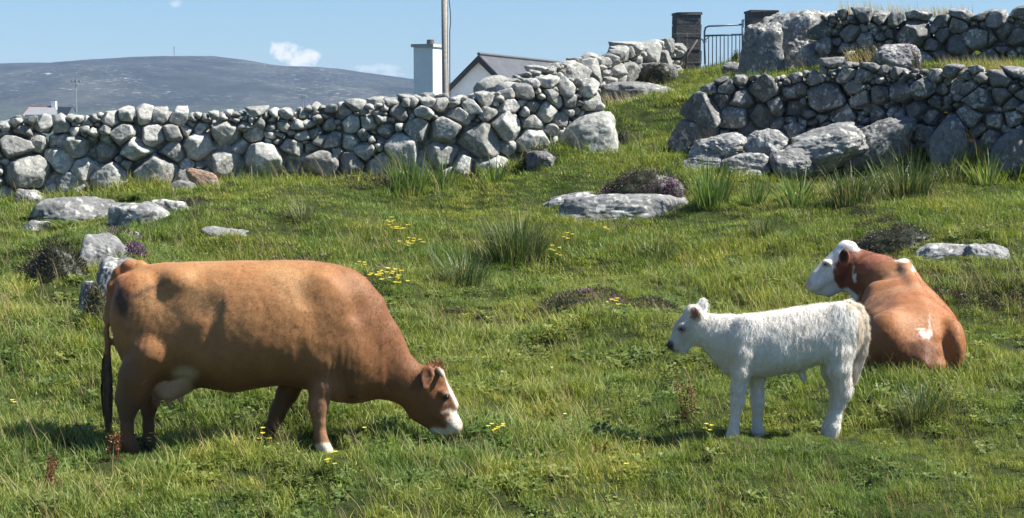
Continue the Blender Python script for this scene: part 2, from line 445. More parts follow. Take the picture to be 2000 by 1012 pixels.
def cells(S, stretch=1.22):
    S = [(a / stretch, b, c) for a, b, c in S]
    rg = np.random.default_rng(len(S))
    out = []
    A = np.array(S)
    for i, (u, v, r) in enumerate(S):
        R = r * 1.75
        poly = [(u + R * 1.12 * math.cos(a), v + R * math.sin(a)) for a in [2 * math.pi * k / 11 + i for k in range(11)]]
        d2 = (A[:, 0] - u) ** 2 + (A[:, 1] - v) ** 2
        for j in np.where(d2 < (2.4 * (r + A[:, 2])) ** 2)[0]:
            if j == i: continue
            uj, vj, rj = S[j]
            n = (uj - u, vj - v); L = math.hypot(*n)
            if L < 1e-6: continue
            n = (n[0] / L, n[1] / L)
            dd = (L * L + r * r - rj * rj) / (2 * L)
            poly = clip_poly(poly, n, n[0] * u + n[1] * v + dd)
            if len(poly) < 3: break
        if len(poly) >= 3 and rg.random() < .5:      # knock a corner or two off
            for _ in range(rg.integers(1, 3)):
                a = rg.uniform(0, 2 * math.pi); n = (math.cos(a), math.sin(a)); c = np.mean(poly, axis=0)
                mx = max((q[0] - c[0]) * n[0] + (q[1] - c[1]) * n[1] for q in poly)
                p2 = clip_poly(poly, n, n[0] * c[0] + n[1] * c[1] + mx * rg.uniform(.68, .92))
                if len(p2) >= 3: poly = p2
        out.append([(a * stretch, b) for a, b in poly] if len(poly) >= 3 else [])
    return out

def stone_mesh(poly, depth, rng, sub, p, frame, w0, rough=.04, extra=3, flat=.55, tight=False):
    """poly in wall coordinates (u,v) -> vertices in the place; frame(u) -> origin, tangent, normal (2d)"""
    V, Fc = ICO[sub]
    c = np.mean(poly, axis=0)
    nrm = []; dst = []
    L = len(poly)
    for i in range(L):
        a = np.array(poly[i]); b = np.array(poly[(i + 1) % L]); e = b - a; l = np.linalg.norm(e)
        if l < 1e-4: continue
        n = np.array([e[1], -e[0]]) / l
        d = n @ (a - c)
        if d < 0: n = -n; d = -d
        t = rng.uniform(-.45, .35)
        n3 = np.array([n[0], n[1], t]); n3 /= np.linalg.norm(n3)
        nrm.append(n3); dst.append(max(d * (1.12 if tight else rng.uniform(.90, 1.04)), .012))
    size = np.mean(dst)
    for s in (-1, 1):
        n3 = np.array([rng.uniform(-flat, flat), rng.uniform(-flat, flat) + .12, s]); n3 /= np.linalg.norm(n3)
        nrm.append(n3); dst.append(depth * .5 * rng.uniform(.85, 1.1))
    for _ in range(extra):
        n3 = rng.normal(size=3); n3[2] = -abs(n3[2]) * 1.1 ; n3 /= np.linalg.norm(n3)
        nrm.append(n3); dst.append((size * math.hypot(n3[0], n3[1]) + depth * .5 * abs(n3[2])) * rng.uniform(.68, .97))
    r = polytope(V, np.array(nrm), np.array(dst), p)
    off = rng.uniform(0, 90, 3)
    r = r * (1 + rough * 1.6 * perlin(V * 1.7 + off) + rough * perlin(V * 4.5 + off) + rough * .6 * perlin(V * 10 + off))
    P = V * r[:, None]
    u = P[:, 0] + c[0]; v = P[:, 1] + c[1]; w = P[:, 2] + w0
    o, t, n = frame(c[0])
    du = u - c[0]
    X = o[0] + t[0] * du + n[0] * w; Y = o[1] + t[1] * du + n[1] * w
    return np.stack([X, Y, v], 1), Fc

class Path:
    """plan line of a wall; knots (px, top_py, base_py, Y)"""
    def __init__(s, knots, n=200):
        k = np.array(knots, float)
        pxs = np.linspace(k[0, 0], k[-1, 0], n)
        Y = np.interp(pxs, k[:, 0], k[:, 3]); ty = np.interp(pxs, k[:, 0], k[:, 1]); by = np.interp(pxs, k[:, 0], k[:, 2])
        s.px = pxs
        T = np.array([tuple(at(a, b, c)) for a, b, c in zip(pxs, ty, Y)]); B = np.array([tuple(at(a, b, c)) for a, b, c in zip(pxs, by, Y)])
        s.xy = T[:, :2]; s.top = T[:, 2]; s.bot = B[:, 2]; s.Y = Y
        s.u = np.concatenate([[0], np.cumsum(np.linalg.norm(np.diff(s.xy, axis=0), axis=1))])
    def frame(s, u):
        x = np.interp(u, s.u, s.xy[:, 0]); y = np.interp(u, s.u, s.xy[:, 1])
        e = .15
        a = np.array([np.interp(u - e, s.u, s.xy[:, 0]), np.interp(u - e, s.u, s.xy[:, 1])]); b = np.array([np.interp(u + e, s.u, s.xy[:, 0]), np.interp(u + e, s.u, s.xy[:, 1])])
        t = (b - a); t /= max(np.linalg.norm(t), 1e-6)
        return (x, y), t, np.array([-t[1], t[0]])     # normal points away from the camera
    def uv(s, px, py):
        u = np.interp(px, s.px, s.u); Y = np.interp(px, s.px, s.Y)
        return u, at(px, py, Y).z
    def tb(s, u): return np.interp(u, s.u, s.top), np.interp(u, s.u, s.bot)

def build_wall(name, label, path, seeds_px, rng, r_lo, r_hi, mat, npart=100, depth=(.30, .5), group=None, tilt=0.0, back=True, n_try=13000, tint=(0.1, .95), tintpow=1):
    root = empty(name, (path.xy[len(path.xy) // 2][0], path.xy[len(path.xy) // 2][1], path.bot[len(path.xy) // 2]))
    tag(root, label, 'wall', group, 'thing')
    inv = -np.array(root.location)
    def region(u, v):
        if u is None: return (0, path.u[-1], path.bot.min() - .1, path.top.max())
        t, b = path.tb(u)
        if v > t - .05 or v < b - .08: return None
        return (v - b) / max(t - b, .1)
    seeds = []
    for s in seeds_px:
        u, v = path.uv(s[0], s[1])
        seeds.append((u, v, s[2] / F * np.interp(s[0], path.px, path.Y)))
    S = pack(seeds, region, rng, lambda q: r_lo + (r_hi - r_lo) * (1 - q) ** 1.3, n_try)
    C = cells(S)
    items = []
    for (u, v, r), poly in zip(S, C):
        if len(poly) < 3: continue
        tu, _b = path.tb(u); tu2, _b = path.tb(u + .3); sl_ = (tu2 - tu) / .3; ln = math.hypot(sl_, 1); hi_ = tu + abs(rng.normal()) * .06 - .02
        poly = clip_poly(poly, (-sl_ / ln, 1 / ln), (hi_ - sl_ * u) / ln)
        if len(poly) < 3: continue
        arr = np.array(poly); area = .5 * abs(np.dot(arr[:, 0], np.roll(arr[:, 1], 1)) - np.dot(arr[:, 1], np.roll(arr[:, 0], 1)))
        if area < .0012: continue
        w = rng.normal() * .05 + tilt * (v - path.tb(u)[1])
        d = np.clip(2.1 * r, depth[0], depth[1] + r * .5) * rng.uniform(.85, 1.1)
        sub = 3 if r > .05 else 2
        if r > .15: sub = 4
        vv, ff = stone_mesh(poly, d, rng, sub, rng.uniform(18, 60), path.frame, w + d * .15, rough=rng.uniform(.03, .06), extra=rng.integers(4, 9))
        items.append((area / np.interp(u, path.u, path.Y) ** 2, vv, ff, rng.uniform(*tint)))
    items.sort(key=lambda q: -q[0])
    for k, (a, vv, ff, t) in enumerate(items[:npart]):
        c = vv.mean(0)
        so = mesh_obj('stone', vv - c, ff, mat, root, smooth=False)
        so.location = Vector(c + inv)
        set_attr(so, 'tint', np.full(len(vv), t))
    V = []; Fs = []; T = []; n = 0
    rest = items[npart:]
    if back:   # backing stones added behind the single layer to keep its gaps dark
        def region2(u, v):
            if u is None: return region(u, v)
            return None if v > path.tb(u)[0] - .17 else region(u, v)
        S2 = pack([], region2, rng, lambda q: (r_lo + (r_hi - r_lo) * (1 - q)) * 1.25, n_try // 4)
        for (u, v, r), poly in zip(S2, cells(S2)):
            if len(poly) < 3: continue
            d = np.clip(2.0 * r, .2, .4)
            vv, ff = stone_mesh(poly, d * 1.1, rng, 2, 12, path.frame, .27, extra=1, flat=.3, tight=True)
            rest.append((0, vv, ff, rng.uniform(*tint)))
    for a, vv, ff, t in rest:
        V.append(vv + inv); Fs.append(ff + n); T.append(np.full(len(vv), t)); n += len(vv)
    if V:
        ro = mesh_obj('stone', np.concatenate(V), np.concatenate(Fs), mat, root, smooth=False)
        set_attr(ro, 'tint', np.concatenate(T)); ro['kind'] = 'stuff'
        ro['label'] = 'the smaller stones packed between the big ones and backing stones added behind the gaps'
    return root

def zc(lst, x0, y0, s):   # positions read off an enlarged crop of the photograph
    return [(x0 + a * s, y0 + b * s, c * s) for a, b, c in lst]

# left field wall ----------------------------------------------------
K1 = [(-160,240,410,24.4),(0,238,402,24.6),(60,232,408,24.8),(150,228,402,24.9),(250,222,392,25.0),(330,226,385,25.1),(450,224,382,25.3),(560,220,382,25.4),(620,212,374,25.4),
      (700,206,366,25.4),(760,204,372,25.4),(840,202,374,25.4),(900,196,366,25.5),(960,190,352,25.6),(1000,176,330,25.8),(1060,160,316,26.0),(1110,154,306,26.2),(1150,160,300,26.3),(1168,172,296,26.4)]
sd = zc([(160,480,115),(95,330,80),(215,300,60),(150,245,52),(45,600,45),(170,640,75),(330,400,75),(270,215,48),(360,210,52),(325,305,52),(460,330,70),(610,355,72),(430,560,85),
         (515,465,72),(640,520,95),(830,340,85),(920,480,115),(750,250,65),(905,275,85),(1020,255,55),(880,150,48),(940,150,44),(1030,355,70),(1195,325,88),(1100,540,75),(1260,590,80),(1350,250,80),
         (1440,335,62),(1345,430,78),(1570,410,115),(1500,540,90),(1650,570,75),(1750,345,62),(1525,265,52),(1765,430,58),(1865,355,48),(1900,460,78),(1900,560,45),(1960,280,50),
         (95,115,35),(670,170,45),(1540,105,38),(1070,150,42),(760,160,40),(635,285,42),(1210,225,40)], 0, 180, .325)
sd += zc([(70,620,95),(265,615,75),(160,560,60),(350,545,52),(425,625,65),(150,480,55),(255,490,55),(275,375,52),(350,370,48),(470,415,48),(600,525,105),(670,420,80),(830,420,90),(790,560,95),(1035,490,122),
          (1190,395,82),(1350,480,85),(1180,510,62),(1090,625,115),(970,625,80),(900,330,70),(560,310,48),(700,315,42),(800,265,42),(885,275,38),(985,275,52),(1355,380,52),(1080,310,50),(1215,285,58),(1060,230,55),
          (1440,310,58),(1370,275,40),(1305,190,45),(1210,190,40),(1160,150,42),(1500,250,42),(1570,235,38),(1520,350,42),(1690,250,36),(1685,175,45),(1550,155,45),(1440,120,45),(730,250,34),(220,310,42),(120,390,45),(60,430,42)], 600, 120, .325)
K1 = [(a, b - (4 if a < 240 else 10 if a < 950 else 4), c, d) for a, b, c, d in K1]
W1 = Path(K1)
rng = np.random.default_rng(11)
wall1 = build_wall('dry_stone_wall', 'pale grey dry stone wall running across the field behind the grazing cow', W1, sd, rng, .062, .185, M['stone'], tint=(0.0, .72), group='dry stone field walls')

# wall climbing to the gate, behind the first ------------------------
K2 = [(640,216,300,27.5),(700,200,292,27.6),(760,186,280,28),(840,182,262,28.5),(900,190,245,29),(960,178,235,29.6),(990,158,228,30),(1040,138,220,30.7),(1100,122,210,31.6),(1160,112,202,32.6),(1200,100,186,33.5),(1230,88,172,34.3),(1270,82,160,35.3),(1300,78,150,36),(1326,84,145,36.6)]
sd = [(1118,146,26),(1152,140,24),(1270,105,26),(1232,140,26),(1095,182,22),(1290,118,20),(1215,108,16),(1304,88,14),(1240,88,22),(1190,170,22),(1165,150,20),(1060,165,20),(1180,122,14),(1205,140,18),(1000,150,14),(1130,118,11),(1050,128,13)]
W2 = Path(K2)
rng = np.random.default_rng(12)
wall2 = build_wall('dry_stone_wall', 'broken grey dry stone wall climbing to the left block gate pillar', W2, sd, rng, .065, .14, M['stone'], tint=(0.0, .5), npart=80, group='dry stone field walls', n_try=6000)

# lower right wall -----------------------------------------------------
K3 = [(1352,225,288,26.5),(1372,185,290,26.4),(1395,160,285,26.3),(1440,150,270,26.2),(1500,150,262,26.1),(1560,140,262,26.0),(1600,128,275,25.9),(1650,118,290,25.8),(1720,124,300,25.6),(1800,134,318,25.2),(1880,132,322,24.8),(1950,134,328,24.4),(2010,136,332,24.2),(2150,140,340,23.6)]
sd = zc([(240,610,95),(385,650,80),(200,760,95),(210,670,30),(440,560,72),(330,555,48),(545,500,80),(265,490,40),(340,500,45),(300,460,30),(420,440,42),(500,430,38),(530,640,70),(620,590,60),(700,600,60),(900,550,100),(1020,420,52),(1110,420,40),
         (930,340,52),(840,440,48),(760,500,40),(1140,370,45),(1200,530,60),(1320,520,75),(1440,500,62),(1600,390,45),(1410,620,70),(1690,490,50),(1870,450,55),(1540,500,42),(1870,540,58),(1500,570,50),(1330,640,50),(1600,700,95),(1760,560,75),(1100,560,62),(1000,640,70),
         (1840,680,55),(1750,720,48),(1930,580,45),(1700,640,70),(1960,820,80),(1300,620,40),(1470,650,60),(1200,640,55),(1830,780,70),(1440,740,60),(720,420,40),(1640,480,42),(1940,400,45),(1050,500,60),(700,520,42)], 1300, 0, .35)
W3 = Path(K3)
rng = np.random.default_rng(13)
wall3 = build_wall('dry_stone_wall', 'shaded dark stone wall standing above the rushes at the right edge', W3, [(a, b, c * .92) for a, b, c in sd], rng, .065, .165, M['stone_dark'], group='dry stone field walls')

# upper right wall -----------------------------------------------------
K4 = [(1600,30,80,31.5),(1640,26,84,31.3),(1700,20,95,31),(1760,30,110,30.8),(1830,34,118,30.6),(1880,22,118,30.4),(1940,20,122,30.2),(2000,14,125,30),(2150,10,128,29.6)]
sd = zc([(1385,180,85),(1560,195,50),(1640,240,62),(1630,150,48),(1550,135,42),(1740,210,62),(1480,240,48),(1850,100,48),(1900,180,55),(1980,60,50),(1750,70,50),(1680,70,55),(1030,185,50),(1400,90,62),(1290,100,50),(1200,90,52),(1110,80,50),(1960,200,60),(1820,210,42),(1500,170,38)], 1300, 0, .35)
W4 = Path(K4)
rng = np.random.default_rng(14)
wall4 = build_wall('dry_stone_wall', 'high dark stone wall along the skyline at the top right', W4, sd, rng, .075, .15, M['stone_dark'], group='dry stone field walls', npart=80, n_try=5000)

# ------------------------------------------------------------------ boulders and outcrops
ROCKS = []
def rock(px, py_top, py_base, wpx, Y, label, mat='rock', dep=.8, seed=0, skew=0.0, p=9, sub=5, rough=.06, extra=9, name='boulder', group='grey boulders in the pasture', tint=.5, planes=(), sink=.25, rz=None, cat='rock', ridged=0.0):
    """a lone stone: its real width, height and depth from where it stands"""
    rg = np.random.default_rng(500 + seed)
    T = at(px, py_top, Y); B = at(px, py_base, Y)
    wd = wpx / F * Y; h = T.z - B.z
    V, Fc = ICO[sub]
    a, c_, d = wd / 2, h * (1 + sink) / 2, wd * dep / 2
    nr = []; ds = []
    for n3 in [(1, 0, .15), (-1, 0, .15), (0, 1, .1), (0, -1, .25), (0, 0, 1), (0, 0, -1)]:
        n3 = np.array(n3, float) + rg.normal(size=3) * .12; n3 /= np.linalg.norm(n3); nr.append(n3); ds.append(1.0)
    for _ in range(extra):
        n3 = rg.normal(size=3); n3 /= np.linalg.norm(n3); nr.append(n3); ds.append(rg.uniform(.78, 1.0))
    for q in planes:
        n3 = np.array(q[:3], float); n3 /= np.linalg.norm(n3); nr.append(n3); ds.append(q[3])
    r = polytope(V, np.array(nr), np.array(ds), p)
    off = rg.uniform(0, 90, 3)
    ridge = lambda q: 1 - 2 * np.abs(perlin(q))
    if ridged: r = r * (1 + ridged * .5 * ridge(V * 1.3 + off + 9) + ridged * .30 * ridge(V * np.array([3, 3, 2.2]) + off + 5) + ridged * .16 * ridge(V * 7 + off))
    r = r * (1 + rough * 2.2 * perlin(V * 1.5 + off) + rough * 1.2 * perlin(V * 4 + off) + rough * .7 * perlin(V * 9 + off) + rough * .4 * perlin(V * 20 + off))
    P = V * r[:, None]
    ext = np.abs(P).max(0); P = P / ext
    P[:, 0] += skew * P[:, 2]
    P = P * np.array([a, d, c_])
    if rz:
        ca, sa = math.cos(rz), math.sin(rz); P = np.stack([P[:, 0] * ca - P[:, 1] * sa, P[:, 0] * sa + P[:, 1] * ca, P[:, 2]], 1)
    o = mesh_obj(name, P, Fc, M[mat], smooth=not ridged)
    o.location = (B.x, Y + d * .15, T.z - c_)
    set_attr(o, 'tint', np.full(len(P), tint))
    tag(o, label, cat, group)
    ROCKS.append((B.x, Y + d * .15, a * .92, d * .92, T.z - c_, c_))
    return o
rock(1148, 206, 306, 136, 26.0, 'huge rounded grey boulder ending the pale wall beside the green path', seed=1, skew=.28, p=8, dep=.75, rough=.045, planes=[(-.75, -.1, .7, .80), (.9, 0, .45, .92)], tint=.4, mat='stone')
rock(1055, 288, 332, 58, 25.0, 'small dark round boulder half buried before the wall', seed=2, tint=.15, mat='stone_dark')
rock(130, 384, 470, 165, 22.2, 'long low lichen spotted rock under the left end of the wall', seed=3, dep=.7, p=7, skew=.3, tint=0.10)
rock(278, 388, 466, 165, 21.4, 'broad pale lichened rock right of the long low rock', seed=4, dep=.8, p=7, tint=0.47)
rock(215, 455, 552, 118, 17.6, 'upright grey boulder with a white top above the cow tail', seed=5, p=12, dep=.8, tint=0.32, planes=[(.3, -.4, .85, .82)])
rock(258, 452, 480, 30, 19.0, 'small white topped stone beside the purple heather', seed=6, tint=0.62)
rock(236, 491, 645, 132, 15.0, 'tall pale topped boulder right behind the rump of the grazing cow', seed=7, p=16, dep=.9, tint=0.32, planes=[(-.8, -.3, .1, .85), (0, -.1, 1, .86)])
rock(200, 590, 640, 56, 14.6, 'dark stone standing in for the shadow at the foot of the tall boulder', seed=31, mat='stone_dark', tint=.3)  # dark stone added in place of the shadow beside the boulder
rock(405, 424, 452, 50, 21.2, 'small pale rock breaking the turf of the left mound', seed=8, tint=0.62, sink=.6)
rock(480, 440, 498, 130, 20.2, 'flat brown purple rock edge sunk in the left mound', seed=9, dep=.6, mat='stone_dark', tint=.7, sink=.5, skew=-.8, p=6)
rock(1215, 370, 430, 290, 22.8, 'wide flat grey slab lying in the grass under the heather mound', seed=10, dep=.55, p=6, tint=0.42, sink=1.0, rough=.05, extra=16, ridged=.07)
rock(1110, 374, 405, 130, 23.4, 'narrow grey slab edge left of the heather mound', seed=11, dep=.6, p=6, tint=0.42, sink=1.0, rough=.08)
rock(1400, 258, 322, 150, 25.3, 'pale cracked rock at the end of the shaded wall', seed=12, dep=.9, p=6, tint=0.52, rough=.07, extra=14, ridged=.16)
rock(1500, 240, 322, 115, 25.0, 'striped grey white rock below the shaded wall', seed=13, dep=.9, p=7, tint=0.47, rough=.07, extra=14, ridged=.16)
rock(1600, 236, 326, 190, 24.8, 'large slanting white veined rock under the shaded wall', seed=14, dep=.8, p=8, tint=0.42, skew=.4, rough=.07, extra=14, ridged=.16, planes=[(-.7, -.2, .7, .72)])
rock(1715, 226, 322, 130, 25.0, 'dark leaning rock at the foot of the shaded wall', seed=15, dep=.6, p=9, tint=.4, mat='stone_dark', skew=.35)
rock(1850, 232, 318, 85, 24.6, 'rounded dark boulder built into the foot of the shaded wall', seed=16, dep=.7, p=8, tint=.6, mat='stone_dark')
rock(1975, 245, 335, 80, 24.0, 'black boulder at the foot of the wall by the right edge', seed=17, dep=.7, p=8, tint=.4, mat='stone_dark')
rock(1855, 466, 530, 175, 17.6, 'long pale lichened rock in the turf behind the lying cow', seed=18, dep=.6, p=7, tint=0.57, sink=.5, rough=.08, skew=.3)
rock(1925, 474, 530, 105, 17.4, 'white streaked rock end at the right of the long pale rock', seed=19, dep=.7, p=8, tint=0.62, sink=.5, rough=.08)
rock(1255, 158, 208, 175, 32.6, 'broad grass topped rock on the path below the gate', seed=20, dep=.8, p=7, tint=0.32, sink=.4)
rock(1290, 120, 160, 80, 34.6, 'mossy rock at the foot of the left gate pillar', seed=21, dep=.8, p=7, tint=0.12)
rock(1545, 8, 150, 240, 32.8, 'massive lichen streaked outcrop right of the gate', seed=22, mat='stone_dark', dep=.7, p=8, tint=.95, rough=.07, extra=6, ridged=.2, planes=[(-.5, -.86, .10, .50), (.3, -.95, .05, .62), (-.9, -.2, .3, .8), (0, 0, 1, .88)], sub=5)
rock(1620, 20, 110, 150, 33.2, 'rock shoulder joining the outcrop to the high wall', seed=23, dep=.6, p=8, tint=0.10, rough=.07, extra=14, ridged=.16)
rock(1755, 84, 138, 105, 28.0, 'pale veined rock with purple heather on top between the two dark walls', seed=24, dep=.8, p=9, tint=0.47, rough=.07)
rock(1672, 94, 130, 75, 28.6, 'small grassy rock between the two dark walls', seed=25, dep=.8, p=8, tint=0.32)
rock(1432, 118, 150, 60, 34.0, 'low dark rock on the right side of the gateway', seed=26, mat='stone_dark', tint=.4)
rock(1470, 328, 352, 46, 24.2, 'small pale stone in the rushes below the shaded wall', seed=27, tint=0.62)
rock(620, 348, 376, 46, 25.1, 'small rusty stone fallen at the foot of the wall', seed=28, tint=0.42)
rock(60, 368, 412, 60, 24.3, 'squared pale stone leaning at the left foot of the wall', seed=29, tint=0.52, p=16)
rock(825, 868, 884, 40, 11.35, 'small pale stone in the grass below the cow muzzle', seed=30, tint=0.52)

M['rust_stone'] = rock_mat('rust_stained_stone', (.16, .10, .07), (.30, .20, .14), (.42, .36, .30), .6, .4)
rock(402, 322, 386, 64, 24.7, 'brown rust stained slab leaning against the foot of the pale wall', seed=41, mat='rust_stone', tint=.6, skew=-.5, p=14, dep=.5)
rock(360, 348, 390, 58, 24.5, 'grey wedge shaped stone beside the rust stained slab', seed=42, tint=0.32, p=16)
rock(1370, 296, 322, 90, 25.0, 'low broken rock at the left tip of the shaded wall', seed=43, tint=0.42, ridged=.14, sink=.8, dep=.7)
rock(1460, 296, 326, 110, 24.6, 'low lichened slab between the cracked rock and the striped rock', seed=44, tint=0.47, ridged=.14, sink=.8, dep=.7)
rock(1545, 286, 324, 90, 24.4, 'brown topped slab under the striped rock', seed=45, tint=0.27, ridged=.14, sink=.8, dep=.7)
rock(1482, 34, 152, 96, 32.0, 'steep dark face at the gate end of the outcrop', seed=46, mat='stone_dark', tint=.6, ridged=.2, p=14, dep=.8, extra=4, planes=[(-.5, -.86, .08, .55), (-.95, 0, .2, .7)])
rock(1600, 70, 140, 120, 31.8, 'lower shelf of the outcrop under the high wall', seed=47, mat='rock', tint=.4, ridged=.2, dep=.7)
rock(340, 392, 420, 60, 22.6, 'small pale stone on top of the left mound', seed=48, tint=0.62, sink=.8)
rock(690, 352, 374, 40, 25.0, 'dark stone at the foot of the pale wall near its middle', seed=49, mat='stone_dark', tint=.6)

rock(186, 548, 634, 74, 15.9, 'dark stone in the hollow below the upright boulder', seed=51, mat='stone_dark', tint=.5, p=12, dep=.8)
rock(335, 384, 432, 100, 22.4, 'lichened rock shoulder on top of the left mound', seed=52, tint=.4, sink=.7, dep=.7)
rock(70, 430, 470, 70, 21.2, 'low dark rock at the far left under the wall end', seed=53, mat='stone_dark', tint=.8, sink=.6)
rock(160, 470, 500, 50, 18.9, 'small grey stone left of the upright boulder', seed=54, tint=.4, sink=.5)
# ------------------------------------------------------------------ cattle: one smooth implicit surface per animal
class Body:
    def __init__(s, lo, hi, h):
        s.h = h; s.lo = np.array(lo, float)
        s.n = np.ceil((np.array(hi) - s.lo) / h).astype(int) + 1
        s.ax = [s.lo[i] + h * np.arange(s.n[i]) for i in range(3)]
        s.D = np.full(s.n, .25, np.float32)
    def _sub(s, lo, hi):
        sl = []
        for i in range(3):
            a = int(max(0, math.floor((lo[i] - s.lo[i]) / s.h))); b = int(min(s.n[i], math.ceil((hi[i] - s.lo[i]) / s.h) + 1))
            if b <= a: return None, None
            sl.append(slice(a, b))
        G = np.meshgrid(*[s.ax[i][sl[i]] for i in range(3)], indexing='ij')
        return tuple(sl), G
    def _put(s, sl, d, k, op='+'):
        D = s.D[sl]
        if op == '+':
            hh = np.clip(.5 + .5 * (D - d) / k, 0, 1); s.D[sl] = D * (1 - hh) + d * hh - k * hh * (1 - hh)
        else:
            hh = np.clip(.5 - .5 * (D + d) / k, 0, 1); s.D[sl] = D * (1 - hh) - d * hh + k * hh * (1 - hh)
    def cone(s, A, B, ra, rb, k=.04, ys=1.0, op='+', ax=1):
        A = np.array(A, float); B = np.array(B, float); m = max(ra, rb) + k + .12
        sl, G = s._sub(np.minimum(A, B) - m, np.maximum(A, B) + m)
        if sl is None: return
        A2, B2 = A.copy(), B.copy(); G = list(G)
        A2[ax] /= ys; B2[ax] /= ys; G[ax] = G[ax] / ys
        e = B2 - A2; L = max(e @ e, 1e-9)
        q = [G[i] - A2[i] for i in range(3)]
        t = np.clip((q[0] * e[0] + q[1] * e[1] + q[2] * e[2]) / L, 0, 1)
        d = np.sqrt(sum((q[i] - t * e[i]) ** 2 for i in range(3))) - (ra + (rb - ra) * t)
        s._put(sl, d * (min(1, ys) ** .5), k, op)
    def chain(s, pts, k=.04, ys=1.0, ax=1):
        for a, b in zip(pts[:-1], pts[1:]): s.cone(a[0], b[0], a[1], b[1], k, ys, ax=ax)
    def ell(s, C, r, k=.04, R=None, op='+'):
        C = np.array(C, float); r = np.array(r, float); m = r.max() + k + .1
        sl, G = s._sub(C - m, C + m)
        if sl is None: return
        q = [G[i] - C[i] for i in range(3)]
        if R is not None:
            R = np.array(R, float); q = [sum(R[i][j] * q[j] for j in range(3)) for i in range(3)]
        k0 = np.sqrt(sum((q[i] / r[i]) ** 2 for i in range(3))); k1 = np.sqrt(sum((q[i] / r[i] ** 2) ** 2 for i in range(3)))
        s._put(sl, k0 * (k0 - 1) / np.maximum(k1, 1e-6), k, op)
    def loft(s, kn, along=0, k=.05, p=2.3, egg=.13):
        """kn rows: (along, centre across, top, bottom, half width)"""
        kn = np.array(sorted(kn), float); ac = 1 - along
        m = .15
        lo = [0, 0, kn[:, 3].min() - m]; hi = [0, 0, kn[:, 2].max() + m]
        lo[along] = kn[0, 0] - m; hi[along] = kn[-1, 0] + m
        lo[ac] = (kn[:, 1] - kn[:, 4]).min() - m; hi[ac] = (kn[:, 1] + kn[:, 4]).max() + m
        sl, G = s._sub(lo, hi)
        a = s.ax[along][sl[along]]
        # smooth interpolation of the sections
        tt = np.linspace(kn[0, 0], kn[-1, 0], 160)
        cur = [np.interp(tt, kn[:, 0], kn[:, j]) for j in range(1, 5)]
        ker = np.hanning(15); ker /= ker.sum()
        cur = [np.convolve(np.pad(c, 7, mode='edge'), ker, 'valid') for c in cur]
        v = [np.interp(a, tt, c) for c in cur]
        sh = [1, 1, 1]; sh[along] = -1
        c, top, bot, hw = [x.reshape(sh) for x in v]
        aa = a.reshape(sh)
        h = (top - bot) / 2; t = (G[2] - (top + bot) / 2) / h
        ww = hw * (1 - egg * np.clip(t, -1.2, 1.2))
        q = ((np.abs((G[ac] - c) / ww)) ** p + np.abs(t) ** p) ** (1 / p)
        d = (q - 1) * np.minimum(h, ww) * .92
        ov = np.maximum(np.maximum(kn[0, 0] - aa, aa - kn[-1, 0]), 0)
        d = np.sqrt(np.maximum(d, 0) ** 2 + ov ** 2) + np.minimum(d, 0) + 0 * ov
        s._put(sl, d, k)
    def surface(s, amp=.004):
        """surface nets"""
        D = s.D
        ins = D < 0
        n = D.shape
        cs = np.zeros((n[0] - 1, n[1] - 1, n[2] - 1), int)
        for dx in (0, 1):
            for dy in (0, 1):
                for dz in (0, 1):
                    cs += ins[dx:n[0] - 1 + dx, dy:n[1] - 1 + dy, dz:n[2] - 1 + dz]
        act = (cs > 0) & (cs < 8)
        vid = -np.ones(act.shape, dtype=np.int64); ijk = np.argwhere(act); vid[act] = np.arange(len(ijk))
        acc = np.zeros((len(ijk), 3)); cnt = np.zeros(len(ijk))
        cor = [(a, b, c) for a in (0, 1) for b in (0, 1) for c in (0, 1)]
        for a in range(8):
            for b in range(a + 1, 8):
                ca, cb = np.array(cor[a]), np.array(cor[b])
                if abs(ca - cb).sum() != 1: continue
                da = D[tuple((ijk + ca).T)]; db = D[tuple((ijk + cb).T)]
                mk = (da < 0) != (db < 0)
                t = np.where(mk, da / np.where(mk, da - db, 1), 0)
                acc[mk] += (ca + (cb - ca) * t[:, None])[mk]; cnt[mk] += 1
        V = s.lo + s.h * (ijk + acc / np.maximum(cnt, 1)[:, None])
        F_ = []
        for axn in range(3):
            o1, o2 = [(1, 2), (2, 0), (0, 1)][axn]
            sl0 = [slice(1, n[i] - 1) for i in range(3)]; sl0[axn] = slice(0, n[axn] - 1)
            sl1 = list(sl0); sl1[axn] = slice(1, n[axn])
            A = ins[tuple(sl0)]; B = ins[tuple(sl1)]
            e = np.argwhere(A != B); base = e.copy()
            for i in range(3):
                if i != axn: base[:, i] += 1
            q = []
            for d1, d2 in ((-1, -1), (0, -1), (0, 0), (-1, 0)):
                c = base.copy(); c[:, o1] += d1; c[:, o2] += d2
                q.append(vid[tuple(c.T)])
            q = np.stack(q, 1)
            flip = ~A[tuple(e.T)]
            q[flip] = q[flip][:, ::-1]
            F_.append(q)
        F_ = np.concatenate(F_)
        F_ = F_[(F_ >= 0).all(1)]
        return V, F_

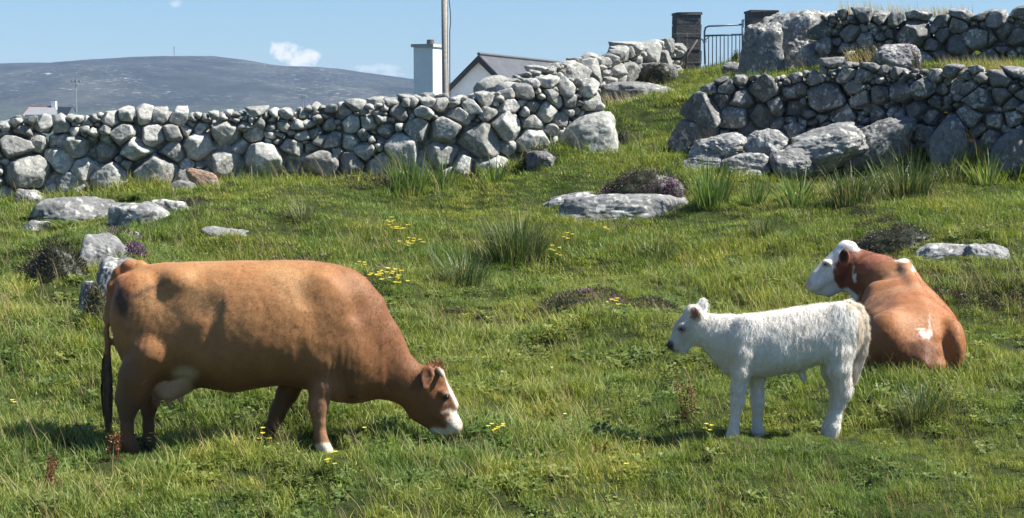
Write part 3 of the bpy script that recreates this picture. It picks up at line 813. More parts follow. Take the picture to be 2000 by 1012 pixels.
def coat_mat(name, rough=.62, fur=(26, 26, 26), bstr=.35, bdist=.006, dapple=.22, sheen=.06, sc=1.0):
    m, nt, b, o = new_mat(name)
    p = obj_pos(nt)
    a = attr(nt, 'coat')
    f = noise(nt, vmul(nt, p, fur), 4.0 * sc, 5, .65, .3)
    f1 = noise(nt, p, 5.0, 4, .55)
    c = mix(nt, 1.0, a.outputs['Color'], ramp(nt, f, [(.3, 1 - dapple * 1.3), (.5, 1.0), (.72, 1 + dapple)]), 'MULTIPLY')
    c = mix(nt, 1.0, c, ramp(nt, f1, [(.35, 1 - dapple * .4), (.65, 1 + dapple * .25)]), 'MULTIPLY')
    nt.links.new(c, b.inputs['Base Color']); b.inputs['Roughness'].default_value = rough
    b.inputs['Specular IOR Level'].default_value = .28
    b.inputs['Sheen Weight'].default_value = sheen; b.inputs['Sheen Roughness'].default_value = .45
    b.inputs['Sheen Tint'].default_value = (1, .92, .8, 1)
    n1 = bump(nt, noise(nt, p, 22, 3, .5), .25, .01, None)
    bump(nt, f, bstr, bdist, b, n1)
    return m
M['coat'] = coat_mat('short_brown_coat')
M['calf_coat'] = coat_mat('woolly_white_coat', .75, (34, 34, 12), .7, .012, .12, .1)
def glossy(name, col, r=.12):
    m, nt, b, o = new_mat(name); b.inputs['Base Color'].default_value = (*col, 1); b.inputs['Roughness'].default_value = r; return m
M['eye'] = glossy('dark_eye', (.012, .009, .008))
M['horn'] = simple('pale_horn', (.36, .30, .22), .45, 12, .2)
M['tail_hair'] = simple('dark_tail_hair', (.11, .070, .044), .9, 20, .5)
M['white_hair'] = simple('cream_tail_hair', (.58, .50, .40), .8, 20, .2)

def blend(c, t, m):
    return c * (1 - m[:, None]) + np.array(t)[None] * m[:, None]
def blob(px, py, cx, cy, rx, ry, soft=.35):
    d = np.sqrt(((px - cx) / rx) ** 2 + ((py - cy) / ry) ** 2)
    return 1 - sstep(1 - soft, 1 + soft, d)

def vnormals(V, Fc):
    n = np.cross(V[Fc[:, 2]] - V[Fc[:, 0]], V[Fc[:, 3]] - V[Fc[:, 1]]); out = np.zeros_like(V)
    for k in range(4): np.add.at(out, Fc[:, k], n)
    return out / (np.linalg.norm(out, axis=1)[:, None] + 1e-12)
def animal(name, label, cat, body, origin, mat, colour, group, disp=None):
    V, Fc = body.surface()
    if disp is not None:
        V = V + vnormals(V, Fc) * disp(V, V + np.array(origin))[:, None]
    # photo-like coordinates of the surface, used only to say where the patches of the coat are
    root = empty(name, origin); tag(root, label, cat, group)
    W = V + np.array(origin)
    o = mesh_obj('body', V, Fc, mat, root, smooth=True)
    s = CAMZ - W[:, 2]
    yc = W[:, 1]
    c = colour(V, W)
    set_attr(o, 'coat', np.concatenate([c, np.ones((len(V), 1))], 1), 'FLOAT_COLOR')
    return root, o

M['fur'] = None
def fur(parent, o, n, length, width, rng, flow=(-.35, 0, -.9), lift=.35, var=.22, zmin=.06, clump=(.1, (30, 30, 14)), zfade=.6):
    """short hair lying along the coat, coloured like the skin under it"""
    me = o.data
    V = np.empty(len(me.vertices) * 3, np.float32); me.vertices.foreach_get('co', V); V = V.reshape(-1, 3)
    Nn = np.empty(len(me.vertices) * 3, np.float32); me.vertices.foreach_get('normal', Nn); Nn = Nn.reshape(-1, 3)
    C_ = np.empty(len(me.vertices) * 4, np.float32); me.attributes['coat'].data.foreach_get('color', C_); C_ = C_.reshape(-1, 4)[:, :3]
    ok = np.where(V[:, 2] > zmin)[0]
    i = rng.choice(ok, n)
    p = V[i] + rng.normal(size=(n, 3)) * .004; nn = Nn[i]
    fl = np.array(flow)[None] + rng.normal(size=(n, 3)) * .22 + .5 * np.stack([perlin(V[i] * 9), perlin(V[i] * 9 + 40), perlin(V[i] * 9 + 80)], 1)
    t = fl - nn * (fl * nn).sum(1)[:, None]; t /= np.linalg.norm(t, axis=1)[:, None] + 1e-9
    sd = np.cross(nn, t)
    zz = .45 + .55 * sstep(zfade * .6, zfade, p[:, 2])[:, None]
    L = length * zz * rng.uniform(.5, 1.2, n)[:, None]; w_ = width * rng.uniform(.6, 1.3, n)[:, None]
    lf = lift * rng.uniform(.3, 1.4, n)[:, None]
    a = p - sd * w_ - nn * .002; b = p + sd * w_ - nn * .002
    m1 = p + t * L * .55 + nn * L * lf * .6
    c = m1 + sd * w_ * .7; d = m1 - sd * w_ * .7
    e = p + t * L + nn * L * lf * .55
    VV = np.stack([a, b, c, d, e], 1).reshape(-1, 3)
    k = np.arange(n)[:, None] * 5
    Fq = np.concatenate([k + [[0, 2, 1]], k + [[0, 3, 2]], k + [[3, 4, 2]]])
    q = mesh_obj('fur', VV, Fq, o.data.materials[0], parent, smooth=True)
    bv = (C_[i] * (1 + var * rng.normal(size=(n, 1)))).clip(.01, .95)
    cc = np.concatenate([np.repeat(bv, 5, 0), np.ones((5 * n, 1))], 1)
    set_attr(q, 'coat', cc, 'FLOAT_COLOR')
    fq = np.array(clump[1])
    nn = nn + clump[0] * np.stack([perlin(V[i] * fq), perlin(V[i] * fq + 40), perlin(V[i] * fq + 80)], 1) * 2; nn /= np.linalg.norm(nn, axis=1)[:, None]
    q.data.normals_split_custom_set_from_vertices(np.repeat(nn, 5, 0).tolist())
    return q

def to_px(W):
    x, y, z = W[:, 0], W[:, 1], W[:, 2] - CAMZ
    fwd = y * cp - z * sp; up = y * sp + z * cp
    return 1000 + F * x / fwd, 506 - F * up / fwd

def strands(name, pts, rad, n, mat, parent, rng, wid=.0035, flare=.03, length=1.0):
    """a brush of hair following a line of points"""
    pts = [np.array(p, float) for p in pts]
    mb_v = []; mb_f = []
    for i in range(n):
        a = rng.uniform(0, 2 * math.pi); rr = math.sqrt(rng.uniform(0, 1))
        s0 = rng.uniform(0, .55); s1 = min(1.0, s0 + rng.uniform(.35, .6))
        L = 7
        ph = rng.uniform(0, 6)
        row = []
        for k in range(L):
            t = s0 + (s1 - s0) * k / (L - 1)
            f = t * (len(pts) - 1); j = min(int(f), len(pts) - 2); c = pts[j] + (pts[j + 1] - pts[j]) * (f - j)
            R = np.interp(t, np.linspace(0, 1, len(rad)), rad) * rr
            c = c + np.array([math.cos(a), math.sin(a), 0]) * R + np.array([math.sin(ph + k), math.cos(ph + k * 1.3), 0]) * .003
            w = wid * (1 - k / (L - 1)) + .0006
            row.append((c, w))
        tdir = np.array([math.cos(a + 1.2), math.sin(a + 1.2), 0])
        b = len(mb_v)
        for c, w in row: mb_v += [c - tdir * w, c + tdir * w]
        for k in range(L - 1): mb_f.append([b + 2 * k, b + 2 * k + 1, b + 2 * k + 3, b + 2 * k + 2])
    return mesh_obj(name, np.array(mb_v), np.array(mb_f), mat, parent, smooth=True)

def ball(name, c, r, mat, parent, scale=(1, 1, 1)):
    V, Fc = ICO[3]
    o = mesh_obj(name, V * r * np.array(scale), Fc, mat, parent, smooth=True); o.location = c; return o

# ================================================================== grazing cow
Y0 = 11.45
O1 = at(560, 884, Y0)
O1v = np.array(O1)
def P(px, py, y=0.0): return np.array(at(px, py, Y0 + y)) - O1v
def K(px, top, bot, hw, yc=0.0):
    a = P(px, top); b = P(px, bot); return (a[0], yc, a[2], b[2], hw)
B = Body((-1.42, -.55, -.12), (1.45, .55, 1.52), .0115)
B.loft([K(221, 575, 665, .07), K(232, 545, 700, .15), K(255, 524, 725, .22), K(300, 514, 738, .27), K(360, 512, 742, .31), K(405, 511, 752, .355), K(450, 510, 766, .385), K(500, 509, 757, .39), K(560, 508, 749, .375),
        K(610, 510, 762, .33), K(650, 514, 784, .29), K(690, 526, 787, .25), K(725, 552, 778, .20), K(750, 590, 768, .14)], k=.02, p=2.25, egg=.10)
for s in (-1, 1):
    B.ell(P(268, 620, s * .17), (.19, .12, .30), .09)                    # haunch
    B.ell(P(318, 672, s * .19), (.17, .075, .20), .12)                    # thigh towards the stifle
    B.ell(P(345, 547, s * .195), (.07, .05, .045), .12)                   # hook bone
    B.ell(P(238, 552, s * .10), (.05, .04, .05), .06)                    # pin bone
    B.ell(P(392, 585, s * .375), (.10, .045, .10), .10, op='-')          # hollow of the flank
    B.ell(P(648, 612, s * .185), (.14, .075, .28), .09, R=[(.94, 0, .34), (0, 1, 0), (-.34, 0, .94)])   # shoulder blade
    B.ell(P(672, 685, s * .155), (.13, .08, .14), .10)                   # point of the shoulder
    B.ell(P(600, 560, s * .335), (.045, .03, .10), .08, op='-')          # dip behind the shoulder
    B.ell(P(712, 585, s * .235), (.045, .04, .13), .08, R=[(.85, 0, -.5), (0, 1, 0), (.5, 0, .85)], op='-')
    B.cone(P(585, 650, s * .40), P(592, 725, s * .36), .02, .03, .06, op='-')  # crease behind the elbow
    B.cone(P(420, 600, s * .385), P(405, 690, s * .40), .02, .02, .08, op='-')
# neck
B.chain([(P(700, 650), .27), (P(729, 672), .195), (P(756, 708), .162), (P(786, 743), .150), (P(815, 766), .150)], .06, ys=.62)
B.cone(P(700, 715), P(745, 735), .13, .08, .08, ys=.7)
B.cone(P(690, 765), P(760, 765), .05, .03, .05, ys=.35)                  # dewlap
B.cone(P(683, 740, -.155), P(688, 785, -.12), .012, .012, .03, op='-')
# head
B.cone(P(832, 757), P(852, 790), .150, .122, .05, ys=.70)
B.cone(P(852, 790), P(876, 822), .122, .078, .04, ys=.74)
B.cone(P(876, 822), P(888, 832), .074, .062, .03, ys=1.05)               # muzzle
B.cone(P(824, 800), P(850, 828), .105, .062, .05, ys=.55)                # jaw
B.cone(P(850, 835), P(872, 842), .040, .034, .03, ys=.9)                 # chin
B.ell(P(846, 728), (.075, .075, .055), .05)                              # poll
B.cone(P(850, 722), P(888, 792), .030, .028, .035, ys=1.6)               # bridge of the face
for s in (-1, 1):
    B.ell(P(868, 770, s * .088), (.045, .030, .036), .025)               # brow and socket
    B.cone(P(866, 790, s * .080), P(852, 812, s * .078), .020, .022, .03)  # cheek bone
    B.ell(P(873, 777, s * .118), (.020, .013, .016), .012, op='-')
    B.ell(P(899, 827, s * .040), (.012, .012, .016), .012, op='-')       # nostril
B.cone(P(880, 846, -.075), P(900, 842, -.06), .004, .004, .012, op='-')
def ear(Bd, base, tip, wdir, r_w, thick, k=.02, hollow=None):
    base, tip, wdir = np.array(base, float), np.array(tip, float), np.array(wdir, float)
    a = tip - base; L = np.linalg.norm(a); a /= L
    wdir = wdir - a * (wdir @ a); wdir /= np.linalg.norm(wdir); n = np.cross(a, wdir)
    Bd.ell(base * .62 + tip * .38, (L * .42, r_w, thick), k, R=[a, wdir, n])
    Bd.ell(base * .32 + tip * .68, (L * .36, r_w * .62, thick * .8), .015, R=[a, wdir, n])
    if hollow is not None:
        n2_ = n if n @ np.array(hollow, float) > 0 else -n
        Bd.ell((base + tip) / 2 + n2_ * thick * .9 + a * L * .03, (L * .42, r_w * .72, thick * .85), .008, R=[a, wdir, n], op='-')
ear(B, P(838, 716, -.09), P(830, 762, -.175), (1, 0, .25), .052, .020, .012, hollow=(.25, -.9, -.1))
ear(B, P(842, 722, .07), P(838, 742, .21), (1, 0, .3), .042, .016, hollow=(.3, .5, -.5))
# legs
B.chain([(P(640, 668, -.16), .13), (P(630, 705, -.185), .115), (P(626, 750, -.19), .086), (P(622, 786, -.19), .066), (P(621, 801, -.19), .060), (P(623, 822, -.19), .044), (P(626, 850, -.19), .040), (P(629, 866, -.19), .046), (P(634, 876, -.19), .044), (P(638, 884, -.19), .052)], .035)
B.chain([(P(620, 690, .17), .12), (P(580, 730, .18), .100), (P(560, 770, .18), .075), (P(545, 798, .18), .060), (P(540, 812, .18), .056), (P(532, 830, .18), .044), (P(523, 852, .18), .042), (P(518, 864, .18), .046), (P(520, 874, .18), .045), (P(523, 882, .18), .05)], .035)
B.chain([(P(298, 690, -.19), .17), (P(270, 735, -.20), .135), (P(262, 765, -.20), .112), (P(251, 788, -.20), .084), (P(248, 806, -.20), .056), (P(248, 835, -.20), .040), (P(250, 862, -.20), .048), (P(256, 874, -.20), .046), (P(262, 884, -.20), .052)], .035)
B.cone(P(236, 782, -.20), P(233, 770, -.20), .026, .018, .035)           # point of the hock
B.cone(P(262, 715, -.2), P(236, 775, -.2), .05, .022, .05)
B.chain([(P(330, 700, .18), .14), (P(308, 745, .19), .09), (P(296, 780, .19), .064), (P(290, 800, .19), .054), (P(290, 830, .19), .038), (P(292, 858, .19), .046), (P(298, 870, .19), .045), (P(302, 880, .19), .05)], .035)
B.cone(P(278, 790, .19), P(278, 780, .19), .022, .016, .03)
# udder
B.ell(P(342, 740, -.01), (.165, .17, .13), .05)
B.ell(P(326, 757, -.06), (.095, .095, .095), .05)
for px, py, y in ((329, 772, -.07), (351, 764, -.05), (326, 770, .06), (348, 762, .07)):
    B.cone(P(px, py, y), P(px + 4, py + 22, y), .028, .013, .02)
B.cone(P(372, 738), P(420, 752), .05, .03, .06)
# tail
B.chain([(P(275, 520), .040), (P(252, 520), .045), (P(232, 534, 0), .043), (P(220, 560, -.02), .036), (P(214, 600, -.04), .030), (P(211, 650, -.06), .026), (P(210, 700, -.07), .022), (P(208, 740, -.07), .020)], .025)
B.cone(P(217, 590), P(224, 650), .02, .04, .03, op='-', ys=2)

def cow_disp(V, W):
    px, py = to_px(W)
    d = .0075 * fbm(V * 4.2, 3) + .0016 * fbm(V * 18, 2)
    ribs = np.exp(-((px - 500) / 75) ** 2 - ((py - 650) / 60) ** 2)
    d = d + .0008 * ribs * np.sin((px + .25 * py) / 25 * 2 * math.pi)
    nk = np.exp(-((px - 765) / 45) ** 2 - ((py - 715) / 60) ** 2)
    d = d + .002 * nk * np.sin((px * .8 + py * .45 + 14 * perlin(V * 3)) / 15 * 2 * math.pi)
    fl = np.exp(-((px - 660) / 26) ** 2 - ((py - 745) / 45) ** 2)
    d = d + .004 * fl * np.sin((px + 10 * perlin(V * 5)) / 13 * 2 * math.pi)
    th = np.exp(-((px - 262) / 40) ** 2 - ((py - 665) / 60) ** 2)
    d = d + .0012 * th * np.sin((px + .2 * py + 16 * perlin(V * 4)) / 14 * 2 * math.pi)
    return d
def cow_colour(V, W):
    px, py = to_px(W); n = len(V)
    s1 = fbm(V * 3.1, 4); s2 = fbm(V * 11 + 5, 4)
    base = np.tile(np.array([.34, .160, .060]), (n, 1))
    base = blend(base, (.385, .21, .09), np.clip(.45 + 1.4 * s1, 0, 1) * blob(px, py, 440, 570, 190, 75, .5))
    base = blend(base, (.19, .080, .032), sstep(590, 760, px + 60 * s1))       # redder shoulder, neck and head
    base = blend(base, (.15, .072, .031), sstep(625, 770, py + 40 * s1) * (px < 700))  # browner legs, and the shaded lower side darkened into the coat colour
    base = blend(base, (.36, .19, .11), blob(px, py, 640, 800, 35, 70) * .5)
    base = blend(base, (.33, .13, .05), blob(px, py, 232, 560, 30, 55, .4) * .9)
    base = blend(base, (.055, .035, .025), blob(px + 10 * s2, py + 12 * s2, 241, 590, 15, 27, .35) * .92 * (V[:, 1] < .02))
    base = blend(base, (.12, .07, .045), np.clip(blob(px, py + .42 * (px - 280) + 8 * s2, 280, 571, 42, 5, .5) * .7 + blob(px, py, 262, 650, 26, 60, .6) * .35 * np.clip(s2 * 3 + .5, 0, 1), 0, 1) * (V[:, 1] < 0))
    base = blend(base, (.10, .065, .045), blob(px, py, 240, 800, 30, 30, .5) * .6)
    # udder
    base = blend(base, (.42, .28, .21), blob(px, py, 336, 762, 42, 46, .2) * (np.abs(V[:, 1]) < .19) * sstep(712, 728, py + .35 * (px - 336)) * (px > 296))
    base = blend(base, (.50, .42, .33), blob(px, py, 362, 732, 22, 15, .6) * .7)
    # white muzzle, blaze and jaw tip
    hd = px > 815
    mz = np.maximum(blob(px + 7 * s2 * 3, py + 6 * s2, 892, 832, 22, 34, .12), blob(px, py + 5 * s2, 858, 848, 28, 12, .3))
    fx = np.interp(py, [715, 730, 760, 790, 815], [862, 866, 876, 889, 898])
    mz = np.maximum(mz, sstep(-2, 3, px - fx + 3.5 * s2 + 1) * (py > 722) * 1.0)
    base = blend(base, (.58, .52, .43), mz * hd)
    base = blend(base, (.55, .40, .34), blob(px, py, 903, 828, 8, 10, .4) * hd)
    base = blend(base, (.07, .035, .022), np.maximum(blob(px, py, 873, 778, 9, 7, .5), blob(px, py, 873, 790, 6, 10, .5)) * hd * .85)
    base = blend(base, (.40, .27, .16), blob(px, py, 871, 769, 6, 4, .5) * hd * .6)
    base = blend(base, (.38, .35, .30), blob(px, py, 877, 832, 5, 7, .5) * hd * .6)
    base = blend(base, (.13, .065, .035), blob(px, py, 825, 740, 9, 20, .4) * .6)
    base = blend(base, (.20, .085, .04), blob(px, py, 832, 740, 10, 16, .3) * .5)
    # feet
    base = blend(base, (.62, .55, .44), blob(px, py, 634, 876, 22, 11, .3) * (V[:, 1] < 0))
    base = blend(base, (.05, .04, .035), (V[:, 2] < .035) * 1.0)
    base = blend(base, (.045, .028, .018), sstep(690, 730, py) * (px < 222))
    return base
FEET1 = [P(636, 886, -.19), P(522, 884, .18), P(260, 886, -.2), P(300, 882, .19)]
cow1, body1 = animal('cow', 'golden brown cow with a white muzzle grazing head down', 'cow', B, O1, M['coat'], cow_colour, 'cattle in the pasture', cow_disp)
for s in (-1, 1):
    ball('eye', P(872, 776, s * .112), .019, M['eye'], cow1, (1, .75, 1))
h = MB(); h.tube([P(855, 722, -.055), P(861, 727, -.085), P(864, 736, -.10)], [.024, .021, .010], 10); h.build('horn', M['horn'], cow1, True)
h = MB(); h.tube([P(856, 720, .055), P(861, 725, .085), P(864, 734, .10)], [.024, .021, .010], 10); h.build('horn', M['horn'], cow1, True)
rngh = np.random.default_rng(5)
strands('tail_switch', [P(209, 690, -.07), P(208, 730, -.07), P(209, 780, -.07), P(212, 845, -.07)], [.026, .038, .040, .024], 1000, M['tail_hair'], cow1, rngh)
# tuft between the ears
def tuft(name, c, r, n, ln, mat, parent, rng, dirn=(0, 0, 1), wid=.004):
    v = []; f = []
    dirn = np.array(dirn, float)
    for i in range(n):
        d = rng.normal(size=3); d /= np.linalg.norm(d); p0 = np.array(c) + d * r * rng.uniform(.2, 1)
        q = dirn * ln * rng.uniform(.6, 1.2) + d * ln * .45
        sd = np.cross(q, rng.normal(size=3)); sd /= np.linalg.norm(sd) + 1e-9
        b = len(v)
        v += [p0 - sd * wid, p0 + sd * wid, p0 + q * .6 + sd * wid * .7, p0 + q * .6 - sd * wid * .7, p0 + q + np.array([0, 0, -.1 * ln])]
        f += [[b, b + 1, b + 2, b + 3], [b + 3, b + 2, b + 4]]
    return mesh_obj(name, np.array(v), f, mat, parent)
M['brown_hair'] = simple('curly_brown_hair', (.36, .19, .09), .75, 30, .3)
tuft('forelock', P(850, 720), .065, 420, .028, M['brown_hair'], cow1, rngh, (.3, 0, .8))

# ================================================================== white calf
Y1 = 11.65
O2 = at(1530, 862, Y1); O2v = np.array(O2)
def P(px, py, y=0.0): return np.array(at(px, py, Y1 + y)) - O2v
B = Body((-.92, -.30, -.08), (.72, .32, 1.16), .0088)
B.loft([K(1402, 634, 690, .07), K(1418, 622, 718, .105), K(1440, 617, 734, .135), K(1475, 613, 738, .165), K(1515, 607, 732, .185), K(1560, 600, 724, .19), K(1605, 593, 708, .175), K(1640, 590, 698, .165), K(1665, 596, 690, .13), K(1682, 612, 665, .07)], k=.02, p=2.2, egg=.05)
for s in (-1, 1):
    B.ell(P(1648, 650, s * .095), (.135, .075, .21), .06)
    B.ell(P(1622, 672, s * .10), (.10, .055, .12), .09)
    B.ell(P(1452, 658, s * .095), (.09, .05, .15), .07, R=[(.95, 0, -.3), (0, 1, 0), (.3, 0, .95)])
    B.cone(P(1492, 650, s * .20), P(1480, 715, s * .185), .012, .02, .04, op='-')
B.chain([(P(1440, 668), .165), (P(1408, 655), .138), (P(1375, 643), .105), (P(1360, 636), .092)], .05, ys=.60)
B.cone(P(1425, 712), P(1395, 685), .07, .045, .05, ys=.7)
B.cone(P(1354, 626), P(1338, 643), .092, .078, .03, ys=.80)
B.cone(P(1338, 645), P(1320, 668), .074, .047, .03, ys=.78)
B.cone(P(1320, 668), P(1313, 673), .045, .038, .02, ys=1.0)
B.cone(P(1358, 655), P(1336, 676), .060, .034, .04, ys=.7)
B.cone(P(1336, 679), P(1319, 681), .026, .022, .02, ys=.95)
B.ell(P(1353, 606), (.05, .055, .04), .035)
B.cone(P(1352, 604), P(1318, 655), .020, .018, .025, ys=1.7)
for s in (-1, 1):
    B.ell(P(1336, 636, s * .060), (.030, .022, .022), .02)
    B.ell(P(1331, 642, s * .080), (.014, .010, .010), .008, op='-')
    B.ell(P(1308, 668, s * .024), (.008, .010, .010), .008, op='-')
B.cone(P(1309, 681, -.045), P(1330, 680, -.052), .003, .003, .008, op='-')
ear(B, P(1363, 622, -.06), P(1353, 600, -.150), (1, 0, .1), .040, .014, hollow=(-.7, -.6, -.1))
ear(B, P(1364, 618, .06), P(1374, 582, .13), (1, -.2, .1), .052, .015, hollow=(-.7, -.5, .1))
B.chain([(P(1452, 690, -.095), .085), (P(1447, 725, -.105), .068), (P(1442, 760, -.105), .054), (P(1440, 784, -.105), .051), (P(1437, 801, -.105), .037), (P(1434, 828, -.105), .033), (P(1432, 845, -.105), .042), (P(1430, 855, -.105), .040), (P(1428, 864, -.105), .044)], .025)
B.chain([(P(1472, 700, .09), .075), (P(1478, 735, .10), .060), (P(1479, 765, .10), .049), (P(1479, 785, .10), .047), (P(1479, 802, .10), .035), (P(1479, 826, .10), .032), (P(1480, 842, .10), .042), (P(1481, 850, .10), .038), (P(1480, 858, .10), .042)], .025)
for s, dx in ((-1, 0), (1, -9)):
    B.chain([(P(1638 + dx, 690, s * .09), .115), (P(1637 + dx, 722, s * .105), .092), (P(1643 + dx, 748, s * .105), .072), (P(1646 + dx, 768, s * .105), .062), (P(1640 + dx, 790, s * .105), .042), (P(1633 + dx, 816, s * .105), .036), (P(1628 + dx, 834, s * .105), .047), (P(1625 + dx, 844, s * .105), .042), (P(1622 + dx, 853, s * .105), .046)], .025)
    B.cone(P(1657 + dx, 750, s * .105), P(1661 + dx, 762, s * .105), .020, .024, .02)
B.cone(P(1560, 715), P(1569, 738), .040, .022, .035)
B.chain([(P(1640, 598), .030), (P(1658, 594, 0), .034), (P(1676, 603, -.02), .036), (P(1686, 624, -.04), .038), (P(1688, 655, -.05), .038), (P(1683, 690, -.06), .036), (P(1675, 715, -.06), .032), (P(1671, 735, -.06), .018)], .014)

def calf_colour(V, W):
    px, py = to_px(W); n = len(V)
    s1 = fbm(V * 5, 4); s2 = fbm(V * 17 + 3, 3)
    base = np.tile(np.array([.80, .77, .70]), (n, 1))
    base = blend(base, (.70, .63, .52), np.clip(.2 + s1 * 1.6, 0, 1) * .5)
    base = blend(base, (.58, .46, .31), np.maximum(blob(px, py, 1686, 655, 14, 70, .4), blob(px, py, 1668, 596, 20, 9, .4)) * .75)
    base = blend(base, (.58, .46, .34), sstep(690, 740, py + 20 * s1) * (px > 1380) * .18)
    base = blend(base, (.045, .035, .035), blob(px, py, 1308, 673, 9, 9, .35))
    base = blend(base, (.10, .08, .075), blob(px, py, 1317, 684, 8, 3.5, .5) * .8)
    base = blend(base, (.42, .36, .32), blob(px, py, 1330, 655, 18, 24, .6) * .35)
    base = blend(base, (.12, .06, .045), blob(px, py, 1331, 642, 8, 5, .5) * .9)
    base = blend(base, (.36, .15, .11), blob(px, py, 1357, 611, 7.5, 12, .25) * (V[:, 1] < -.06) * .95)
    base = blend(base, (.40, .30, .22), (V[:, 2] < .05) * .6)
    base = blend(base, (.10, .085, .07), (V[:, 2] < .03) * .9)
    return base
FEET2 = [P(1428, 866, -.1), P(1480, 860, .1), P(1622, 855, -.1), P(1613, 855, .1)]
calf, body2 = animal('calf', 'small white calf standing broadside with its head to the left', 'calf', B, O2, M['calf_coat'], calf_colour, 'cattle in the pasture', lambda V, W: .004 * fbm(V * 7, 3) + .0025 * perlin(V * np.array([30, 30, 12])))
for s in (-1, 1): ball('eye', P(1331, 642, s * .076), .0125, M['eye'], calf, (1, .7, 1))
strands('tail_switch', [P(1687, 650, -.05), P(1684, 685, -.06), P(1676, 715, -.06), P(1668, 752, -.06)], [.040, .042, .036, .018], 500, M['white_hair'], calf, rngh)

# ================================================================== lying cow
O3 = at(1775, 722, 13.6); O3 = Vector((O3.x, 13.6, at(1800, 718, 13.2).z)); O3v = np.array(O3)
def Q(px, py, Y): return np.array(at(px, py, Y)) - O3v
B = Body((-1.1, -1.0, -.10), (.75, 1.75, 1.15), .0125)
def S_(Y, px, top, hw, bot=-.08):
    x = at(px, 500, Y).x - O3v[0]; return (Y - O3v[1], x, top, bot, hw)
B.loft([S_(12.86, 1806, .26, .14), S_(12.98, 1800, .42, .28), S_(13.18, 1792, .52, .38), S_(13.45, 1784, .58, .43), S_(13.8, 1776, .61, .47), S_(14.1, 1768, .64, .47), S_(14.4, 1766, .68, .39), S_(14.65, 1764, .735, .28), S_(14.9, 1750, .66, .22), S_(15.08, 1738, .50, .14)], along=1, k=.02, p=2.15, egg=.30)
# haunches folded under, hips, shoulders
B.ell(Q(1738, 668, 13.12), (.21, .30, .27), .10)
B.ell(Q(1700, 680, 13.55), (.17, .24, .20), .10)
B.ell(Q(1856, 672, 13.10), (.12, .22, .22), .10)
B.ell(Q(1722, 622, 13.45), (.07, .08, .05), .10)
B.ell(Q(1838, 622, 13.40), (.06, .08, .05), .10)
B.cone(Q(1812, 622, 13.10), Q(1768, 517, 14.58), .03, .04, .09)
B.ell(Q(1712, 600, 14.3), (.12, .22, .22), .12)
B.cone(Q(1848, 705, 12.84), Q(1842, 668, 12.92), .02, .012, .05, op='-')
B.cone(Q(1700, 690, 13.3), Q(1790, 712, 12.9), .09, .07, .05)           # folded hind leg
B.cone(Q(1790, 712, 12.88), Q(1832, 716, 12.84), .055, .05, .04)
B.cone(Q(1678, 640, 14.6), Q(1640, 650, 14.9), .09, .07, .05)
B.chain([(Q(1812, 630, 13.08), .022), (Q(1818, 655, 12.97), .024), (Q(1826, 685, 12.92), .026), (Q(1836, 712, 12.88), .030)], .07)  # tail
# neck
B.chain([(Q(1745, 560, 14.65), .23), (Q(1715, 542, 14.85), .200), (Q(1690, 528, 14.98), .168), (Q(1672, 516, 15.0), .145)], .07, ys=.75)
B.cone(Q(1715, 580, 14.8), Q(1668, 560, 14.95), .13, .085, .06, ys=.6)
B.cone(Q(1700, 600, 14.8), Q(1665, 590, 14.9), .06, .04, .05, ys=.5)
# head in profile to the left
YH = 14.98
B.cone(Q(1650, 508, YH), Q(1628, 530, YH), .140, .122, .04, ys=.72)
B.cone(Q(1628, 530, YH), Q(1596, 552, YH), .118, .082, .04, ys=.74)
B.cone(Q(1596, 552, YH), Q(1588, 557, YH), .078, .068, .03, ys=1.0)
B.cone(Q(1655, 545, YH), Q(1620, 566, YH), .095, .060, .05, ys=.55)
B.cone(Q(1620, 568, YH), Q(1597, 569, YH), .045, .036, .03, ys=.85)
B.ell(Q(1655, 481, YH), (.085, .075, .055), .05)
B.cone(Q(1650, 478, YH), Q(1592, 535, YH), .030, .028, .03, ys=1.7)
for s in (-1, 1):
    B.ell(Q(1614, 505 + 8, YH + s * .088), (.042, .030, .032), .025)
    B.ell(Q(1612, 517, YH + s * .115), (.018, .012, .014), .010, op='-')
    B.ell(Q(1578, 546, YH + s * .042), (.012, .012, .014), .01, op='-')
B.cone(Q(1578, 570, YH - .07), Q(1606, 567, YH - .08), .004, .004, .010, op='-')
def ear3(b, t, w, rw, th, hol): ear(B, b, t, w, rw, th, .02, hol)
ear3(Q(1651, 505, YH - .07), Q(1646, 482, YH - .21), (1, 0, 0), .05, .018, (0, -.8, -.6)) if False else None
a0 = Q(1646, 502, YH - .10)
B.ell(a0 + np.array([0, -.07, -.005]), (.050, .045, .095), .02, R=[(1, 0, 0), (0, 1, .25), (0, -.25, 1)])
B.ell(a0 + np.array([-.004, -.110, -.005]), (.034, .030, .075), .008, R=[(1, 0, 0), (0, 1, .25), (0, -.25, 1)], op='-')
B.ell(Q(1660, 490, YH + .15), (.05, .10, .04), .02)
